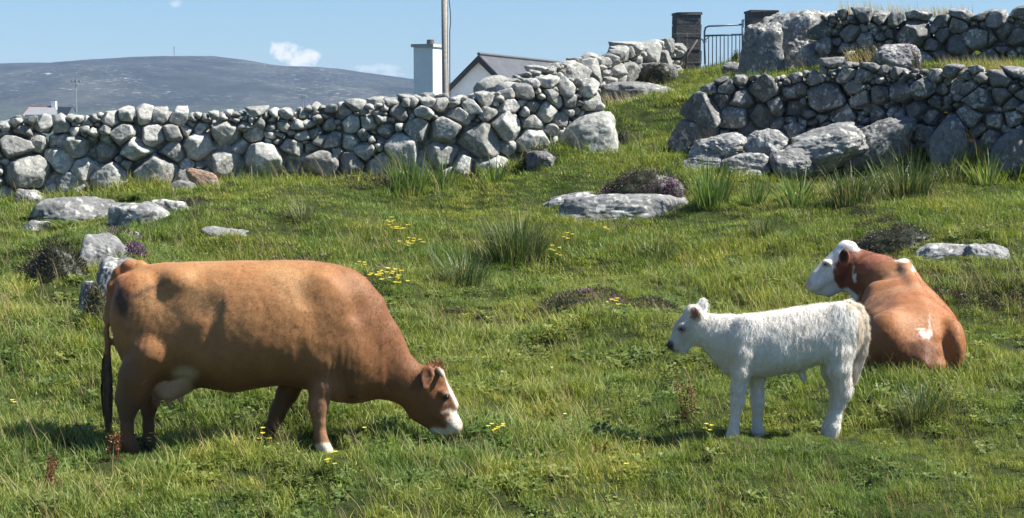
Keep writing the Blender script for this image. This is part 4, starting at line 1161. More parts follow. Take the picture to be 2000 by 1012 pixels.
def lie_colour(V, W):
    px, py = to_px(W); n = len(V)
    s1 = fbm(V * 3, 4); s2 = fbm(V * 12 + 5, 4)
    base = np.tile(np.array([.315, .125, .044]), (n, 1))
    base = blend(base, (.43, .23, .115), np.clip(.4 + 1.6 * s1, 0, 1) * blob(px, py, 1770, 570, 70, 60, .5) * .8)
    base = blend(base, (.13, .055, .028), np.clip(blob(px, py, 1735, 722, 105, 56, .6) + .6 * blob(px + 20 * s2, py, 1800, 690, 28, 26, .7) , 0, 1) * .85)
    base = blend(base, (.20, .09, .055), blob(px + 10 * s2, py, 1735, 597, 14, 15, .6) * .45)  # shade of the hollow before the hip, put into the coat colour
    nk = (W[:, 1] > 14.55) & (px < 1760)
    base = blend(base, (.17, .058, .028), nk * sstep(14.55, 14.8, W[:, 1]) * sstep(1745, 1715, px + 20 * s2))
    base = blend(base, (.72, .68, .60), np.maximum(blob(px + 10 * s2, py, 1763, 508, 17, 5, .4), blob(px + 6 * s2, py, 1786, 522, 5, 9, .5) * .8))
    sp_ = np.maximum(blob(px + 18 * s2, py + 12 * s2, 1811, 652, 13, 9, .4), blob(px + 5 * s2, py, 1815, 632, 2.0, 16, .6) * .5)
    sp_ = np.maximum(sp_, blob(px + 5 * s2, py, 1797, 643, 10, 2.5, .5) * .6)
    base = blend(base, (.80, .72, .62), sp_ * (W[:, 1] < 13.4))
    hd = W[:, 1] > 14.7
    face = sstep(4, -4, px - np.interp(py, [462, 480, 500, 515, 560, 600], [1672, 1664, 1640, 1628, 1640, 1672]) + 8 * s2) * hd
    face = np.maximum(face, blob(px + 8 * s2, py, 1652, 576, 26, 14, .3) * hd)
    face = np.maximum(face, blob(px + 6 * s2, py, 1668, 478, 20, 12, .3) * hd)
    face = np.maximum(face, blob(px + 4 * s2, py + 0, 1668, 542, 4, 22, .4) * hd)
    base = blend(base, (.74, .71, .66), face)
    base = blend(base, (.20, .06, .03), np.maximum(blob(px + 5 * s2, py, 1645, 534, 17, 30, .12), blob(px + .6 * (552 - py) + 5 * s2, py, 1662, 556, 9, 22, .2)) * hd)
    base = blend(base, (.62, .46, .40), blob(px, py, 1576, 553, 8, 12, .4) * hd)
    earm = (W[:, 1] < YH - .12) & hd & (py < 535)
    base = blend(base, (.27, .10, .055), earm * 1.0)
    base = blend(base, (.06, .03, .022), earm * blob(px, py, 1646, 492, 10, 21, .25))
    base = blend(base, (.30, .24, .20), blob(px, py, 1612, 516, 9, 5, .5) * hd * .6)
    return base
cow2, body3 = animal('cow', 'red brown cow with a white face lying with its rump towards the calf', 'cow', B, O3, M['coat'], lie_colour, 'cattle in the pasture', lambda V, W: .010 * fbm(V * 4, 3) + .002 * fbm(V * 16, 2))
for s in (-1, 1): ball('eye', Q(1612, 516, YH + s * .106), .013, M['eye'], cow2, (1, .75, 1))

rf = np.random.default_rng(77)
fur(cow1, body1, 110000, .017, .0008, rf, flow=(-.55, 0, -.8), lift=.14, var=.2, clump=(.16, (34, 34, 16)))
fur(calf, body2, 70000, .036, .0012, rf, flow=(.25, 0, -.95), lift=.22, var=.07, clump=(.30, (40, 40, 10)), zfade=.5)
fur(cow2, body3, 80000, .018, .0009, rf, flow=(0, -.7, -.6), lift=.14, zfade=.01, var=.2, clump=(.18, (30, 30, 30)))
# ------------------------------------------------------------------ house, pole, gate and far things
M['white_wall'] = simple('white_rough_render', (.82, .83, .82), .85, 3, .06, .3, .01)
M['grey_cap'] = simple('grey_concrete', (.42, .42, .40), .85, 6, .15)
M['clay_pot'] = simple('dark_clay_pot', (.10, .085, .075), .7, 10, .2)
M['black_trim'] = simple('black_bargeboard', (.02, .02, .022), .5, 5, .1, 0)
M['pole_wood'] = simple('weathered_grey_wood', (.33, .30, .26), .85, 14, .25, .4)
M['cable'] = simple('black_cable', (.02, .02, .02), .6, 5, .1, 0)
M['blue_paint'] = simple('blue_grey_gate_paint', (.075, .115, .165), .45, 30, .25, .1)
M['rust'] = simple('dark_rusty_iron', (.045, .035, .03), .7, 30, .3)
# slates
m, nt, b, o = new_mat('dark_roof_slate'); p = obj_pos(nt)
br = N(nt, 'ShaderNodeTexBrick', Scale=3.2, **{'Mortar Size': .012, 'Brick Width': .35, 'Row Height': .22})
br.inputs['Color1'].default_value = (.070, .073, .078, 1); br.inputs['Color2'].default_value = (.092, .096, .102, 1); br.inputs['Mortar'].default_value = (.03, .03, .032, 1)
nt.links.new(vmul(nt, p, (1, 1, 1.4)), br.inputs['Vector'])
nt.links.new(mix(nt, .6, br.outputs['Color'], ramp(nt, noise(nt, p, 2.5, 5), [(.3, .6), (.7, 1.35)]), 'MULTIPLY'), b.inputs['Base Color']); b.inputs['Roughness'].default_value = .55
M['slate'] = m
def brickmat(name, c1, c2, mo, sc=1.0):
    m, nt, b, o = new_mat(name); p = obj_pos(nt)
    sx = nt.nodes.new('ShaderNodeSeparateXYZ'); nt.links.new(p, sx.inputs[0]); cx = nt.nodes.new('ShaderNodeCombineXYZ')
    nt.links.new(math_n(nt, 'ADD', sx.outputs[0], sx.outputs[1]), cx.inputs[0]); nt.links.new(sx.outputs[2], cx.inputs[1])
    br = N(nt, 'ShaderNodeTexBrick', Scale=1.0 * sc, **{'Mortar Size': .012, 'Brick Width': .62, 'Row Height': .33})
    br.inputs['Color1'].default_value = (*c1, 1); br.inputs['Color2'].default_value = (*c2, 1); br.inputs['Mortar'].default_value = (*mo, 1)
    nt.links.new(cx.outputs[0], br.inputs['Vector'])
    c = mix(nt, .8, br.outputs['Color'], ramp(nt, noise(nt, p, 6, 6, .7), [(.3, .45), (.55, 1.0), (.75, 2.1)]), 'MULTIPLY')
    nt.links.new(c, b.inputs['Base Color']); b.inputs['Roughness'].default_value = .9
    bump(nt, noise(nt, p, 30, 4), .5, .02, b)
    return m
M['block'] = brickmat('dark_weathered_block', (.060, .060, .060), (.090, .088, .086), (.16, .155, .15))

# house: the gable and the roof of the long block, the chimney of the lower wing before it
HYd = 56.0
ap = at(935, 107, HYd); lf = at(852, 196, HYd); gnd = -3.2
rg_ = at(985, 158, HYd)
sl = (ap.z - rg_.z) / (rg_.x - ap.x)                # slope of the roof
hwid = (ap.z - (-.6)) / sl
hw2 = 3.9
ev = ap.z - hw2 * sl
house = empty('house', (ap.x, HYd, gnd))
tag(house, 'white gabled house with a dark slate roof beyond the stone wall', 'house')
O_ = Vector((ap.x, HYd, gnd))
ang = math.radians(-62)      # direction of the ridge, away and to the right
end = at(1108, 111, 66.0)
rd = Vector((end.x - ap.x, 66.0 - HYd, 0)); RL = rd.length + 3; rd.normalize(); sd_ = Vector((1, 0, 0))
def hp(u, v, z): return Vector((0, 0, 0)) + rd * v + sd_ * u + Vector((0, 0, z - gnd))
mb = MB()
W_ = hw2 - .28; t0 = ev + .28 * sl - .05
pts = [hp(-W_, .25, gnd), hp(W_, .25, gnd), hp(W_, .25, t0), hp(0, .25, ap.z - .12), hp(-W_, .25, t0)]
pts2 = [hp(-W_, RL - .25, gnd), hp(W_, RL - .25, gnd), hp(W_, RL - .25, t0), hp(0, RL - .25, ap.z - .12), hp(-W_, RL - .25, t0)]
mb.add(pts + pts2, [[0, 1, 2, 3, 4], [9, 8, 7, 6, 5], [0, 5, 6, 1], [1, 6, 7, 2], [4, 9, 5, 0]])
mb.build('wall', M['white_wall'], house)
mb = MB()
for s in (-1, 1):
    a = [hp(0, 0, ap.z), hp(s * hw2, 0, ev), hp(s * hw2, RL, ev), hp(0, RL, ap.z)]
    up = Vector((s * sl, 0, 1)).normalized() * .10
    v = a + [q - up for q in a]
    mb.add(v, [[0, 1, 2, 3], [7, 6, 5, 4], [0, 4, 5, 1], [1, 5, 6, 2], [2, 6, 7, 3], [3, 7, 4, 0]])
roof = mb.build('roof', M['slate'], house)
mb = MB(); mb.tube([hp(0, -.02, ap.z + .03), hp(0, RL, ap.z + .03)], .06, 6); mb.build('ridge_cap', M['slate'], house)
mb = MB()
for s in (-1, 1):
    a = [hp(0, -.06, ap.z - .02), hp(s * (hw2 + .02), -.06, ev - .02), hp(s * (hw2 + .02), -.06, ev - .24), hp(0, -.06, ap.z - .26)]
    v = a + [q + rd * .05 for q in a]
    mb.add(v, [[0, 1, 2, 3], [7, 6, 5, 4], [0, 4, 5, 1], [1, 5, 6, 2], [2, 6, 7, 3], [3, 7, 4, 0]])
mb.build('bargeboard', M['black_trim'], house)
# lower wing with the tall chimney
cY = 52.0
c0 = at(806, 200, cY); c1 = at(849, 200, cY); ct = at(830, 92, cY).z
mb = MB()
cx_ = (c0.x + c1.x) / 2; cw = (c1.x - c0.x)
rzc = math.radians(-24)
def off(v): return Vector(v) - O_
mb.box(off((cx_ + .15, cY + .25, (ct + gnd) / 2)), (cw * .98, .75, ct - gnd), rzc)
ch = mb.build('chimney', M['white_wall'], house)
mb = MB(); mb.box(off((cx_ + .15, cY + .25, ct + .045)), (cw * 1.13, .92, .10), rzc); mb.build('chimney_cap', M['grey_cap'], ch)
mb = MB(); q = off((cx_ + .22, cY + .25, ct + .09)); mb.tube([q, q + Vector((0, 0, .16))], [.13, .12], 12); mb.build('chimney_pot', M['clay_pot'], ch)
wt = at(830, 200, cY).z
mb = MB()
wx0, wx1 = cx_ - 3.2, cx_ + 1.0
v = [off((wx0, cY + .4, gnd)), off((wx1, cY + .4, gnd)), off((wx1, cY + .4, wt)), off((wx0, cY + .4, wt)), off((wx0, cY + 3.4, gnd)), off((wx1, cY + 3.4, gnd)), off((wx1, cY + 3.4, wt)), off((wx0, cY + 3.4, wt))]
mb.add(v, [[0, 1, 2, 3], [5, 4, 7, 6], [1, 5, 6, 2], [4, 0, 3, 7], [3, 2, 6, 7]])
mb.build('wing', M['white_wall'], house)

# utility pole
pb = at(872, 182, 44.0); px_ = pb.x
pz = gz(px_, 44.0)
pole = empty('utility_pole', (px_, 44.0, pz)); tag(pole, 'tall weathered grey wooden pole standing before the white chimney', 'pole')
mb = MB(); mb.tube([(0, 0, -.1), (-.02, 0, 4), (-.05, 0, 9.5)], [.108, .10, .088], 16); mb.build('shaft', M['pole_wood'], pole, True)
mb = MB(); mb.tube([(.09, -.05, 2.2), (.10, -.06, at(878, 62, 44).z - pz), (.125, -.06, at(880, 45, 44).z - pz), (.12, -.05, at(879, 25, 44).z - pz), (.075, -.04, at(877, -5, 44).z - pz), (.04, -.03, 9.3)], .014, 6); mb.build('cable', M['cable'], pole, True)

# gate pillars
def pillar(px0, px1, ptop, pbase, Y, label, capn=True, rz=.12):
    a = at(px0, pbase, Y); b_ = at(px1, pbase, Y); t = at(px0, ptop, Y).z
    c = empty('gate_pillar', ((a.x + b_.x) / 2, Y, a.z - .1), rz); tag(c, label, 'gate pillar', 'pillars of the field gate')
    w = b_.x - a.x; h_ = t - a.z + .1
    mb = MB(); z = 0; k = 0
    while z < h_ - .01:
        hh = min(.30, h_ - z); jj = random.uniform(-.008, .008)
        mb.box((jj, 0, z + hh / 2), (w * (.97 + .02 * (k % 2)), w * .9, hh - .012), random.uniform(-.012, .012), .006); z += hh; k += 1
    mb.box((0, 0, h_ / 2), (w * .93, w * .85, h_ - .02))
    mb.build('shaft', M['block'], c)
    mb = MB(); mb.box((0, 0, h_ + .025), (w * 1.03, w * .97, .06), 0, .008); mb.build('cap', M['block'], c)
    return c, w, h_
pl, pw, ph = pillar(1316, 1365, 30, 142, 36.8, 'dark block gate pillar standing alone left of the blue gate')
pr_, _, _ = pillar(1458, 1512, 26, 142, 36.9, 'dark gate pillar half hidden behind the lichen streaked outcrop')
# gate
gY = 36.6
g0 = at(1377, 132, gY); g1 = at(1450, 132, gY)
gate = empty('field_gate', (g0.x, gY, g0.z)); tag(gate, 'blue grey tubular steel gate with upright bars and a raised top rail', 'gate')
def gp(px, py): q = at(px, py, gY); return Vector((q.x - g0.x, 0, q.z - g0.z))
mb = MB()
top = [gp(1377, 125), gp(1376, 90), gp(1376, 62), gp(1378, 54), gp(1384, 51), gp(1400, 50.5), gp(1450, 48)]
mb.tube(top, .022, 8); mb.build('top_rail', M['blue_paint'], gate, True)
mb = MB(); mb.tube([gp(1377, 70), gp(1450, 67.5)], .022, 8); mb.build('middle_rail', M['blue_paint'], gate, True)
mb = MB(); mb.tube([gp(1377, 125), gp(1379, 130), gp(1384, 132), gp(1443, 131), gp(1449, 129), gp(1450, 124)], .022, 8); mb.build('bottom_rail', M['blue_paint'], gate, True)
mb = MB(); mb.tube([gp(1450.5, 126), gp(1450.5, 39)], .026, 8); mb.tube([gp(1450.5, 39), gp(1454, 39)], .014, 6); mb.build('hanging_post', M['blue_paint'], gate, True)
for k in range(9):
    x = 1384 + k * 7.6
    mb = MB(); mb.tube([gp(x, 69.5), gp(x, 131.5)], .0125, 6); mb.build('bar', M['blue_paint'], gate, True)
mb = MB(); mb.tube([gp(1367, 75), gp(1371, 77), gp(1376, 80), gp(1384, 72)], .012, 6); mb.tube([gp(1371, 76), gp(1374, 84), gp(1381, 80)], .010, 6); mb.build('chain_loop', M['rust'], gate, True)
mb = MB(); q0 = at(1362, 78, 36.45); q1 = at(1337, 138, 36.2)
mb.tube([q0 - q1, Vector((.06, .02, .35)), Vector((0, 0, -.05))], [.02, .026, .03], 6)
o_ = mb.build('iron_bar', M['rust'], None, True); o_.location = q1; tag(o_, 'dark iron bar leaning against the left gate pillar', 'bar')

# far cottage over the left wall
fy = 170.0
def fo(px, py, Y=fy): return at(px, py, Y)
fb = fo(95, 240)
cot = empty('cottage', fb); tag(cot, 'distant grey roofed cottage just above the left end of the wall', 'house')
def fl(px, py, dy=0): q = at(px, py, fy + dy); return q - fb
M['pale_roof'] = simple('pale_grey_roof', (.20, .205, .22), .7, 1, .1, 0)
M['pink_trim'] = simple('faded_red_ridge', (.22, .10, .09), .8, 1, .1, 0)
mb = MB()
mb.add([fl(50, 240), fl(108, 240), fl(108, 224), fl(50, 224), fl(50, 238, 6), fl(108, 238, 6), fl(108, 222, 6), fl(50, 222, 6)], [[0, 1, 2, 3], [1, 5, 6, 2], [4, 0, 3, 7], [5, 4, 7, 6], [3, 2, 6, 7]])
mb.build('wall', M['grey_cap'], cot)
mb = MB(); mb.add([fl(44, 226), fl(112, 226), fl(110, 208.5, 3), fl(58, 208.5, 3), fl(44, 224, 6.4), fl(112, 224, 6.4)], [[0, 1, 2, 3], [5, 4, 3, 2], [0, 3, 4], [1, 5, 2], [0, 4, 5, 1]])
r_ = mb.build('roof', M['pale_roof'], cot)
mb = MB(); mb.tube([fl(56, 208, 3), fl(111, 208, 3)], .07, 6); mb.tube([fl(58, 208, 3), fl(44, 226)], .05, 6); mb.build('ridge', M['pink_trim'], r_)
mb = MB(); mb.box(fl(106, 206, 3), (.45, .6, .9)); mb.build('chimney', M['white_wall'], cot)
mb = MB()
mb.add([fl(113, 240), fl(150, 240), fl(150, 224), fl(141, 209.5), fl(132, 224), fl(113, 224)], [[0, 1, 2, 4, 5], [2, 3, 4]])
mb.build('gable_wing', M['white_wall'], cot)
mb = MB(); mb.add([fl(112, 226, -.3), fl(131, 226, -.3), fl(141, 208.8, -.3), fl(113, 208.8, -.3)], [[0, 1, 2, 3]]); mb.add([fl(141, 208.3, -.4), fl(151, 225, -.4), fl(152, 224, -.4), fl(142, 207.6, -.4)], [[0, 1, 2, 3]]); mb.build('wing_roof', M['pale_roof'], cot)
# thin masts
M['mast'] = simple('grey_galvanised_mast', (.30, .31, .33), .6, 5, .1, 0)
ly = 120.0; b0 = at(150, 240, ly)
mast = empty('street_lamp', b0); tag(mast, 'thin grey pole with a small crosshead beside the far cottage', 'lamp post')
mb = MB(); mb.tube([(0, 0, -1), (0, 0, at(150, 156, ly).z - b0.z)], .035, 6); mb.build('pole', M['mast'], mast)
mb = MB(); zt = at(150, 160, ly).z - b0.z
mb.tube([(-.30, 0, zt), (.30, 0, zt)], .03, 5); mb.box((-.28, 0, zt + .05), (.12, .1, .1)); mb.box((.28, 0, zt + .05), (.12, .1, .1)); mb.box((0, 0, zt + .12), (.1, .1, .14)); mb.build('crosshead', M['mast'], mast)
ay_ = 90.0; b0 = at(592, 232, ay_)
an = empty('aerial', b0); tag(an, 'small rooftop style aerial showing above the middle of the long wall', 'aerial')
mb = MB(); zt = at(592, 184, ay_).z - b0.z; mb.tube([(0, 0, -1), (0, 0, zt)], .022, 6); mb.build('pole', M['mast'], an)
mb = MB()
for k in range(4): mb.tube([(-.20 + .13 * k, -.15, zt - .05 - .02 * k), (-.20 + .13 * k, .15, zt - .02 - .02 * k)], .014, 4)
mb.tube([(-.24, 0, zt - .02), (.24, 0, zt - .08)], .016, 4); mb.tube([(-.2, 0, zt - .22), (.16, 0, zt - .16)], .02, 4); mb.build('antenna', M['mast'], an)
ty = 2590.0; b0 = at(340.5, 111, ty)
tm = empty('radio_mast', b0); tag(tm, 'tiny lattice radio mast on the top of the hill', 'mast')
mb = MB(); zt = at(340, 90, ty).z - b0.z
for dx in (-.7, .7): mb.tube([(dx, 0, -6), (dx * .5, 0, zt)], .28, 4)
for k in range(6): z0 = zt * k / 6; mb.tube([(-.7, 0, z0), (.7, 0, z0 + zt / 6)], .18, 4)
mb.build('lattice', M['mast'], tm)
mb = MB(); mb.box((0, 0, zt * .8), (2.2, 1.2, 1.6)); mb.build('dish', M['mast'], tm)
# overgrown stone pier base line beyond the wall: low rendered wall under the chimney
q0 = at(802, 190, 33.0); q1 = at(872, 190, 33.0); 
mb = MB(); mb.box((0, 0, 0), (q1.x - q0.x, .25, 1.9), 0, .01); lw = mb.build('concrete_block', M['grey_cap']); lw.location = ((q0.x + q1.x) / 2, 30.2, at(840, 186, 30.2).z - .95)
tag(lw, 'flat topped grey concrete block behind the wall below the chimney', 'block')
# ------------------------------------------------------------------ plants
def leaf_mat(name, c1, c2, c3, trans=.35, patch=True, var_attr='bv', rough=.5):
    m = bpy.data.materials.new(name); m.use_nodes = True; nt = m.node_tree; nt.nodes.clear()
    out = nt.nodes.new('ShaderNodeOutputMaterial')
    a = attr(nt, var_attr)
    c = ramp(nt, a.outputs['Fac'], [(0.0, c1), (.55, c2), (1.0, c3)])
    if patch:
        p = geo_pos(nt)
        f = noise(nt, p, .75, 5, .6)
        c = mix(nt, 1.0, c, ramp(nt, f, [(.30, (.60, .80, .70)), (.47, (.95, 1.0, .9)), (.62, (1.28, 1.16, .9))]), 'MULTIPLY')
        f2 = noise(nt, p, 3.6, 4, .6)
        c = mix(nt, 1.0, c, ramp(nt, f2, [(.32, (.62, .70, .6)), (.5, (1, 1, 1)), (.68, (1.25, 1.12, 1.0))]), 'MULTIPLY')
        f3 = ramp(nt, noise(nt, p, 1.7, 5, .7), [(.60, 0.0), (.72, .45)])
        c = mix(nt, f3, c, (.20, .16, .075))
    b = N(nt, 'ShaderNodeBsdfPrincipled', Roughness=rough); b.inputs['Specular IOR Level'].default_value = .3
    nt.links.new(c, b.inputs['Base Color'])
    t = nt.nodes.new('ShaderNodeBsdfTranslucent'); nt.links.new(mix(nt, 1.0, c, (1.15, 1.2, .6), 'MULTIPLY'), t.inputs[0])
    ms = nt.nodes.new('ShaderNodeMixShader'); ms.inputs[0].default_value = trans
    nt.links.new(b.outputs[0], ms.inputs[1]); nt.links.new(t.outputs[0], ms.inputs[2]); nt.links.new(ms.outputs[0], out.inputs[0])
    return m
M['turf'] = leaf_mat('turf_blade', (.105, .155, .030), (.220, .272, .062), (.47, .45, .20))
M['rush'] = leaf_mat('rush_stem', (.035, .065, .022), (.075, .115, .038), (.26, .26, .13), .25, False, rough=.4)
M['iris'] = leaf_mat('broad_green_blade', (.065, .125, .03), (.13, .20, .06), (.33, .36, .17), .35, False, rough=.4)
M['straw'] = leaf_mat('dry_straw', (.20, .15, .07), (.36, .29, .15), (.50, .44, .27), .3, False)
M['heather_leaf'] = leaf_mat('heather_twig', (.022, .028, .014), (.065, .055, .030), (.13, .10, .065), .15, False)
M['heath_green'] = leaf_mat('green_heath_twig', (.05, .055, .025), (.11, .105, .055), (.21, .17, .12), .2, False)
M['heather_flower'] = leaf_mat('heather_bell', (.16, .06, .18), (.30, .13, .34), (.46, .24, .48), .3, False)
M['petal'] = leaf_mat('yellow_petal', (.55, .40, .02), (.72, .58, .05), (.80, .70, .18), .3, False)
M['white_petal'] = leaf_mat('white_petal', (.6, .6, .5), (.75, .75, .65), (.8, .8, .75), .3, False)
M['dock'] = leaf_mat('rusty_dock_seed', (.10, .035, .018), (.20, .075, .035), (.30, .14, .07), .2, False)
M['fern'] = leaf_mat('fern_leaf', (.06, .11, .02), (.12, .19, .04), (.24, .27, .08), .35, False)
M['weed'] = leaf_mat('broad_weed_leaf', (.06, .10, .020), (.12, .165, .036), (.20, .24, .07), .3, True)

class Blades:
    def __init__(s): s.v = []; s.f = []; s.a = []; s.n = 0
    def blade(s, base, az, lean, L, w, curve, bv, seg=3, twist=0.0, taper=1.0):
        ca, sa = math.cos(az), math.sin(az)
        side = np.array([-math.sin(az + twist), math.cos(az + twist), 0])
        p = np.array(base, float); th = lean; st = L / seg
        rows = []
        for k in range(seg + 1):
            ww = w * (1 - (k / seg) ** (1.6 * taper)) if k < seg else 0
            rows.append((p.copy(), ww))
            p = p + st * np.array([math.sin(th) * ca, math.sin(th) * sa, math.cos(th)]); th += curve / seg
        b = s.n
        for k, (q, ww) in enumerate(rows):
            if k < seg: s.v += [q - side * ww, q + side * ww]; s.a += [bv, bv]
            else: s.v.append(q); s.a.append(min(1, bv + .12))
        for k in range(seg - 1): s.f.append([b + 2 * k, b + 2 * k + 1, b + 2 * k + 3, b + 2 * k + 2])
        s.f.append([b + 2 * seg - 2, b + 2 * seg - 1, b + 2 * seg])
        s.n = len(s.v)
    def leaf(s, c, n_, u, L, w, bv):
        """a small pointed leaf"""
        c = np.array(c, float); u = np.array(u, float); u /= np.linalg.norm(u); n_ = np.array(n_, float)
        sd = np.cross(n_, u); sd /= np.linalg.norm(sd) + 1e-9
        b = s.n
        s.v += [c, c + u * L * .45 + sd * w, c + u * L, c + u * L * .45 - sd * w]; s.a += [bv] * 4
        s.f.append([b, b + 1, b + 2, b + 3]); s.n = len(s.v)
    def build(s, name, mat, parent=None, link=True):
        o = mesh_obj(name, np.array(s.v), s.f, mat, parent, False, link)
        set_attr(o, 'bv', s.a); return o

R_ = np.random.default_rng(2024)
def plant_root(name, px, py, Y, label, cat, group):
    q = at(px, py, Y); z = gz(q.x, Y)
    e = empty(name, (q.x, Y, z)); tag(e, label, cat, group)
    return e
def rel(e, dx, dy): return gz(e.location.x + dx, e.location.y + dy) - e.location.z

def rush(px, pyb, wpx, hpx, Y, label, n=260, kind='rush', lean=.35, wid=.0035, dead=.22, curve=.6, name=None, group=None):
    e = plant_root(name or ('rush_clump' if kind == 'rush' else 'iris_clump'), px, pyb, Y, label, 'rushes' if kind == 'rush' else 'irises', group or 'clumps of rushes and irises in the pasture')
    W = wpx / F * Y / 2; H = hpx / F * Y
    B_ = Blades()
    for i in range(n):
        a = R_.uniform(0, 2 * math.pi); r = math.sqrt(R_.uniform(0, 1))
        dx, dy = r * W * .55 * math.cos(a), r * W * .5 * math.sin(a)
        out = lean * r * R_.uniform(.4, 1.5) + abs(R_.normal()) * .06
        L = H * R_.uniform(.38, 1.15) * (1 - .2 * r)
        bv = R_.uniform(0, .62) if R_.random() > dead else R_.uniform(.75, 1)
        B_.blade((dx, dy, rel(e, dx, dy) - .02), a + R_.normal() * .5 - .0, out, L, wid * R_.uniform(.7, 1.3), curve * R_.uniform(.1, 1.6), bv, 4 if kind == 'iris' else 3, R_.uniform(-1, 1), 1.3)
    B_.build('blades', M[kind], e)['kind'] = 'stuff'
    if kind == 'rush':
        B2 = Blades()
        for i in range(n // 6):
            a = R_.uniform(0, 2 * math.pi); r = math.sqrt(R_.uniform(0, 1)) * W
            dx, dy = r * math.cos(a), r * .6 * math.sin(a)
            B2.blade((dx, dy, rel(e, dx, dy)), a, .5 * R_.random(), H * R_.uniform(.3, .7), wid * .8, .8, R_.uniform(.2, 1), 3)
        B2.build('dry_stems', M['straw'], e)['kind'] = 'stuff'
    return e
rush(1008, 512, 190, 118, 19.4, 'wide grey green rush clump in the middle of the pasture', 620, wid=.0045, lean=.45)
rush(905, 540, 140, 100, 18.0, 'loose rush clump just left of the wide middle clump', 230, lean=.5, wid=.004)
rush(1665, 410, 150, 100, 21.0, 'dense grey rush clump right of the tall iris bed', 460, wid=.0045)
rush(1775, 385, 150, 125, 22.0, 'tallest dark rush clump against the shaded wall', 420, wid=.005)
rush(1492, 452, 60, 50, 19.9, 'short dark rush tuft below the iris beds', 150, wid=.005)
rush(1795, 850, 125, 105, 11.7, 'dark spiky rush tuft right of the calf hind legs', 330, lean=.55, wid=.0026)
rush(1285, 490, 130, 50, 19.4, 'faint low rush patch left of the short dark tuft', 150, lean=.5, wid=.0045)
rush(1860, 330, 110, 60, 23.6, 'thin rush fringe at the foot of the shaded wall', 180, wid=.005)
rush(590, 450, 80, 60, 21.0, 'pale rush patch above the back of the grazing cow', 120, lean=.5, wid=.004, dead=.5)
rush(1210, 445, 60, 35, 21.5, 'little rush tuft under the flat slab', 70, lean=.4, wid=.005)
rush(900, 960, 90, 80, 10.35, 'upright grass tussock in front of the cow muzzle', 150, lean=.35, wid=.0022, dead=.35)
rush(1390, 425, 110, 115, 22.2, 'tall bright iris bed at the right end of the flat slab', 120, 'iris', .30, .011, .15, .30)
rush(1555, 412, 95, 90, 21.4, 'iris bed with bent pale leaves between two rush clumps', 80, 'iris', .45, .010, .25, .7)
rush(1722, 360, 70, 90, 22.8, 'iris leaves rising on the left of the tallest rushes', 50, 'iris', .5, .011, .3, .4)
rush(1925, 348, 90, 80, 23.4, 'spiky iris bed near the right edge below the wall', 75, 'iris', .5, .011, .3, .3)
rush(800, 392, 120, 100, 24.3, 'iris bed against the foot of the pale wall', 110, 'iris', .30, .011, .12, .35)
rush(862, 382, 70, 80, 24.6, 'narrow iris bed between the pale wall stones', 60, 'iris', .30, .010, .12, .3)
rush(965, 370, 70, 66, 24.6, 'small iris tuft in front of the large pale stone', 45, 'iris', .4, .010, .2, .3)
rush(1470, 405, 70, 70, 22.0, 'thin iris stand behind the short dark tuft', 60, 'iris', .4, .009, .35, .4)
# dry grass heads on the two right walls
for px, py, w_, h_, Y, lb in [(1925, 138, 150, 42, 26.6, 'pale seeding grass on top of the shaded wall'), (1720, 28, 150, 40, 31.8, 'wispy pale grass on the skyline above the high wall'), (1850, 26, 90, 30, 31.2, 'tall thin grass on the skyline further along the high wall'), (1690, 118, 70, 38, 28.3, 'golden grass between the two dark walls'), (1240, 205, 160, 40, 31.5, 'long pale grass over the rock on the path')]:
    e = plant_root('grass_tuft', px, py, Y, lb, 'grass tuft', 'seeding grass tufts on and by the walls')
    e.location.z = at(px, py, Y).z
    B_ = Blades(); W = w_ / F * Y / 2; H = h_ / F * Y
    for i in range(int(w_ * 2.2)):
        dx = R_.uniform(-W, W); dy = R_.uniform(-.25, .25)
        B_.blade((dx, dy, -.08), R_.uniform(2.2, 4.2), .15 + .4 * R_.random(), H * R_.uniform(.5, 1.15), .006, .9 * R_.random(), R_.uniform(0, 1), 3)
    B_.build('blades', M['straw'], e)['kind'] = 'stuff'

def heather(px, pyt, pyb, wpx, Y, label, purple=.15, n=2600, green=.25, dep=.7, wild=1.0, zoff=0.0, leafw=.016, mat='heather_leaf', core=.88):
    q = at(px, pyb, Y); z = min(gz(q.x, Y), q.z) + zoff
    e = empty('heather_mound', (q.x, Y, z)); tag(e, label, 'heather', 'heather mounds in the pasture')
    W = wpx / F * Y / 2; H = max((at(px, pyt, Y).z - z) * 1.0, .08); Dp = W * dep
    V, Fc = ICO[4]
    off = R_.uniform(0, 50, 3)
    r = 1 + .22 * perlin(V * 1.6 + off) + .10 * perlin(V * 4 + off)
    C_ = V * r[:, None] * np.array([W * .9, Dp * .9, H * core])
    core = mesh_obj('cushion', C_, Fc, M[mat], e, smooth=True); set_attr(core, 'bv', np.full(len(V), .05))
    B_ = Blades(); Pp = Blades()
    for i in range(n):
        d = R_.normal(size=3); d[2] = abs(d[2]) * 1.0; d /= np.linalg.norm(d)
        rr = 1 + .22 * float(perlin((d * 1.6 + off)[None])[0]) + .10 * float(perlin((d * 4 + off)[None])[0])
        c = d * rr * np.array([W, Dp, H]) * R_.uniform(.82, 1.03)
        u = d + R_.normal(size=3) * .6; u[2] += .4
        cl = float(perlin((d * 2.6 + off + 20)[None])[0])
        if purple > 0 and cl > .32 - purple * 1.0 and R_.random() < .75:
            Pp.leaf(c, R_.normal(size=3), u, leafw * 1.5, leafw * .5, R_.uniform(0, 1))
        else:
            B_.leaf(c, R_.normal(size=3), u, leafw * 2.0 * wild, leafw * .32, R_.uniform(0, 1))
    B_.build('twigs', M[mat], e)['kind'] = 'stuff'
    if Pp.n: Pp.build('flowers', M['heather_flower'], e)['kind'] = 'stuff'
    return e
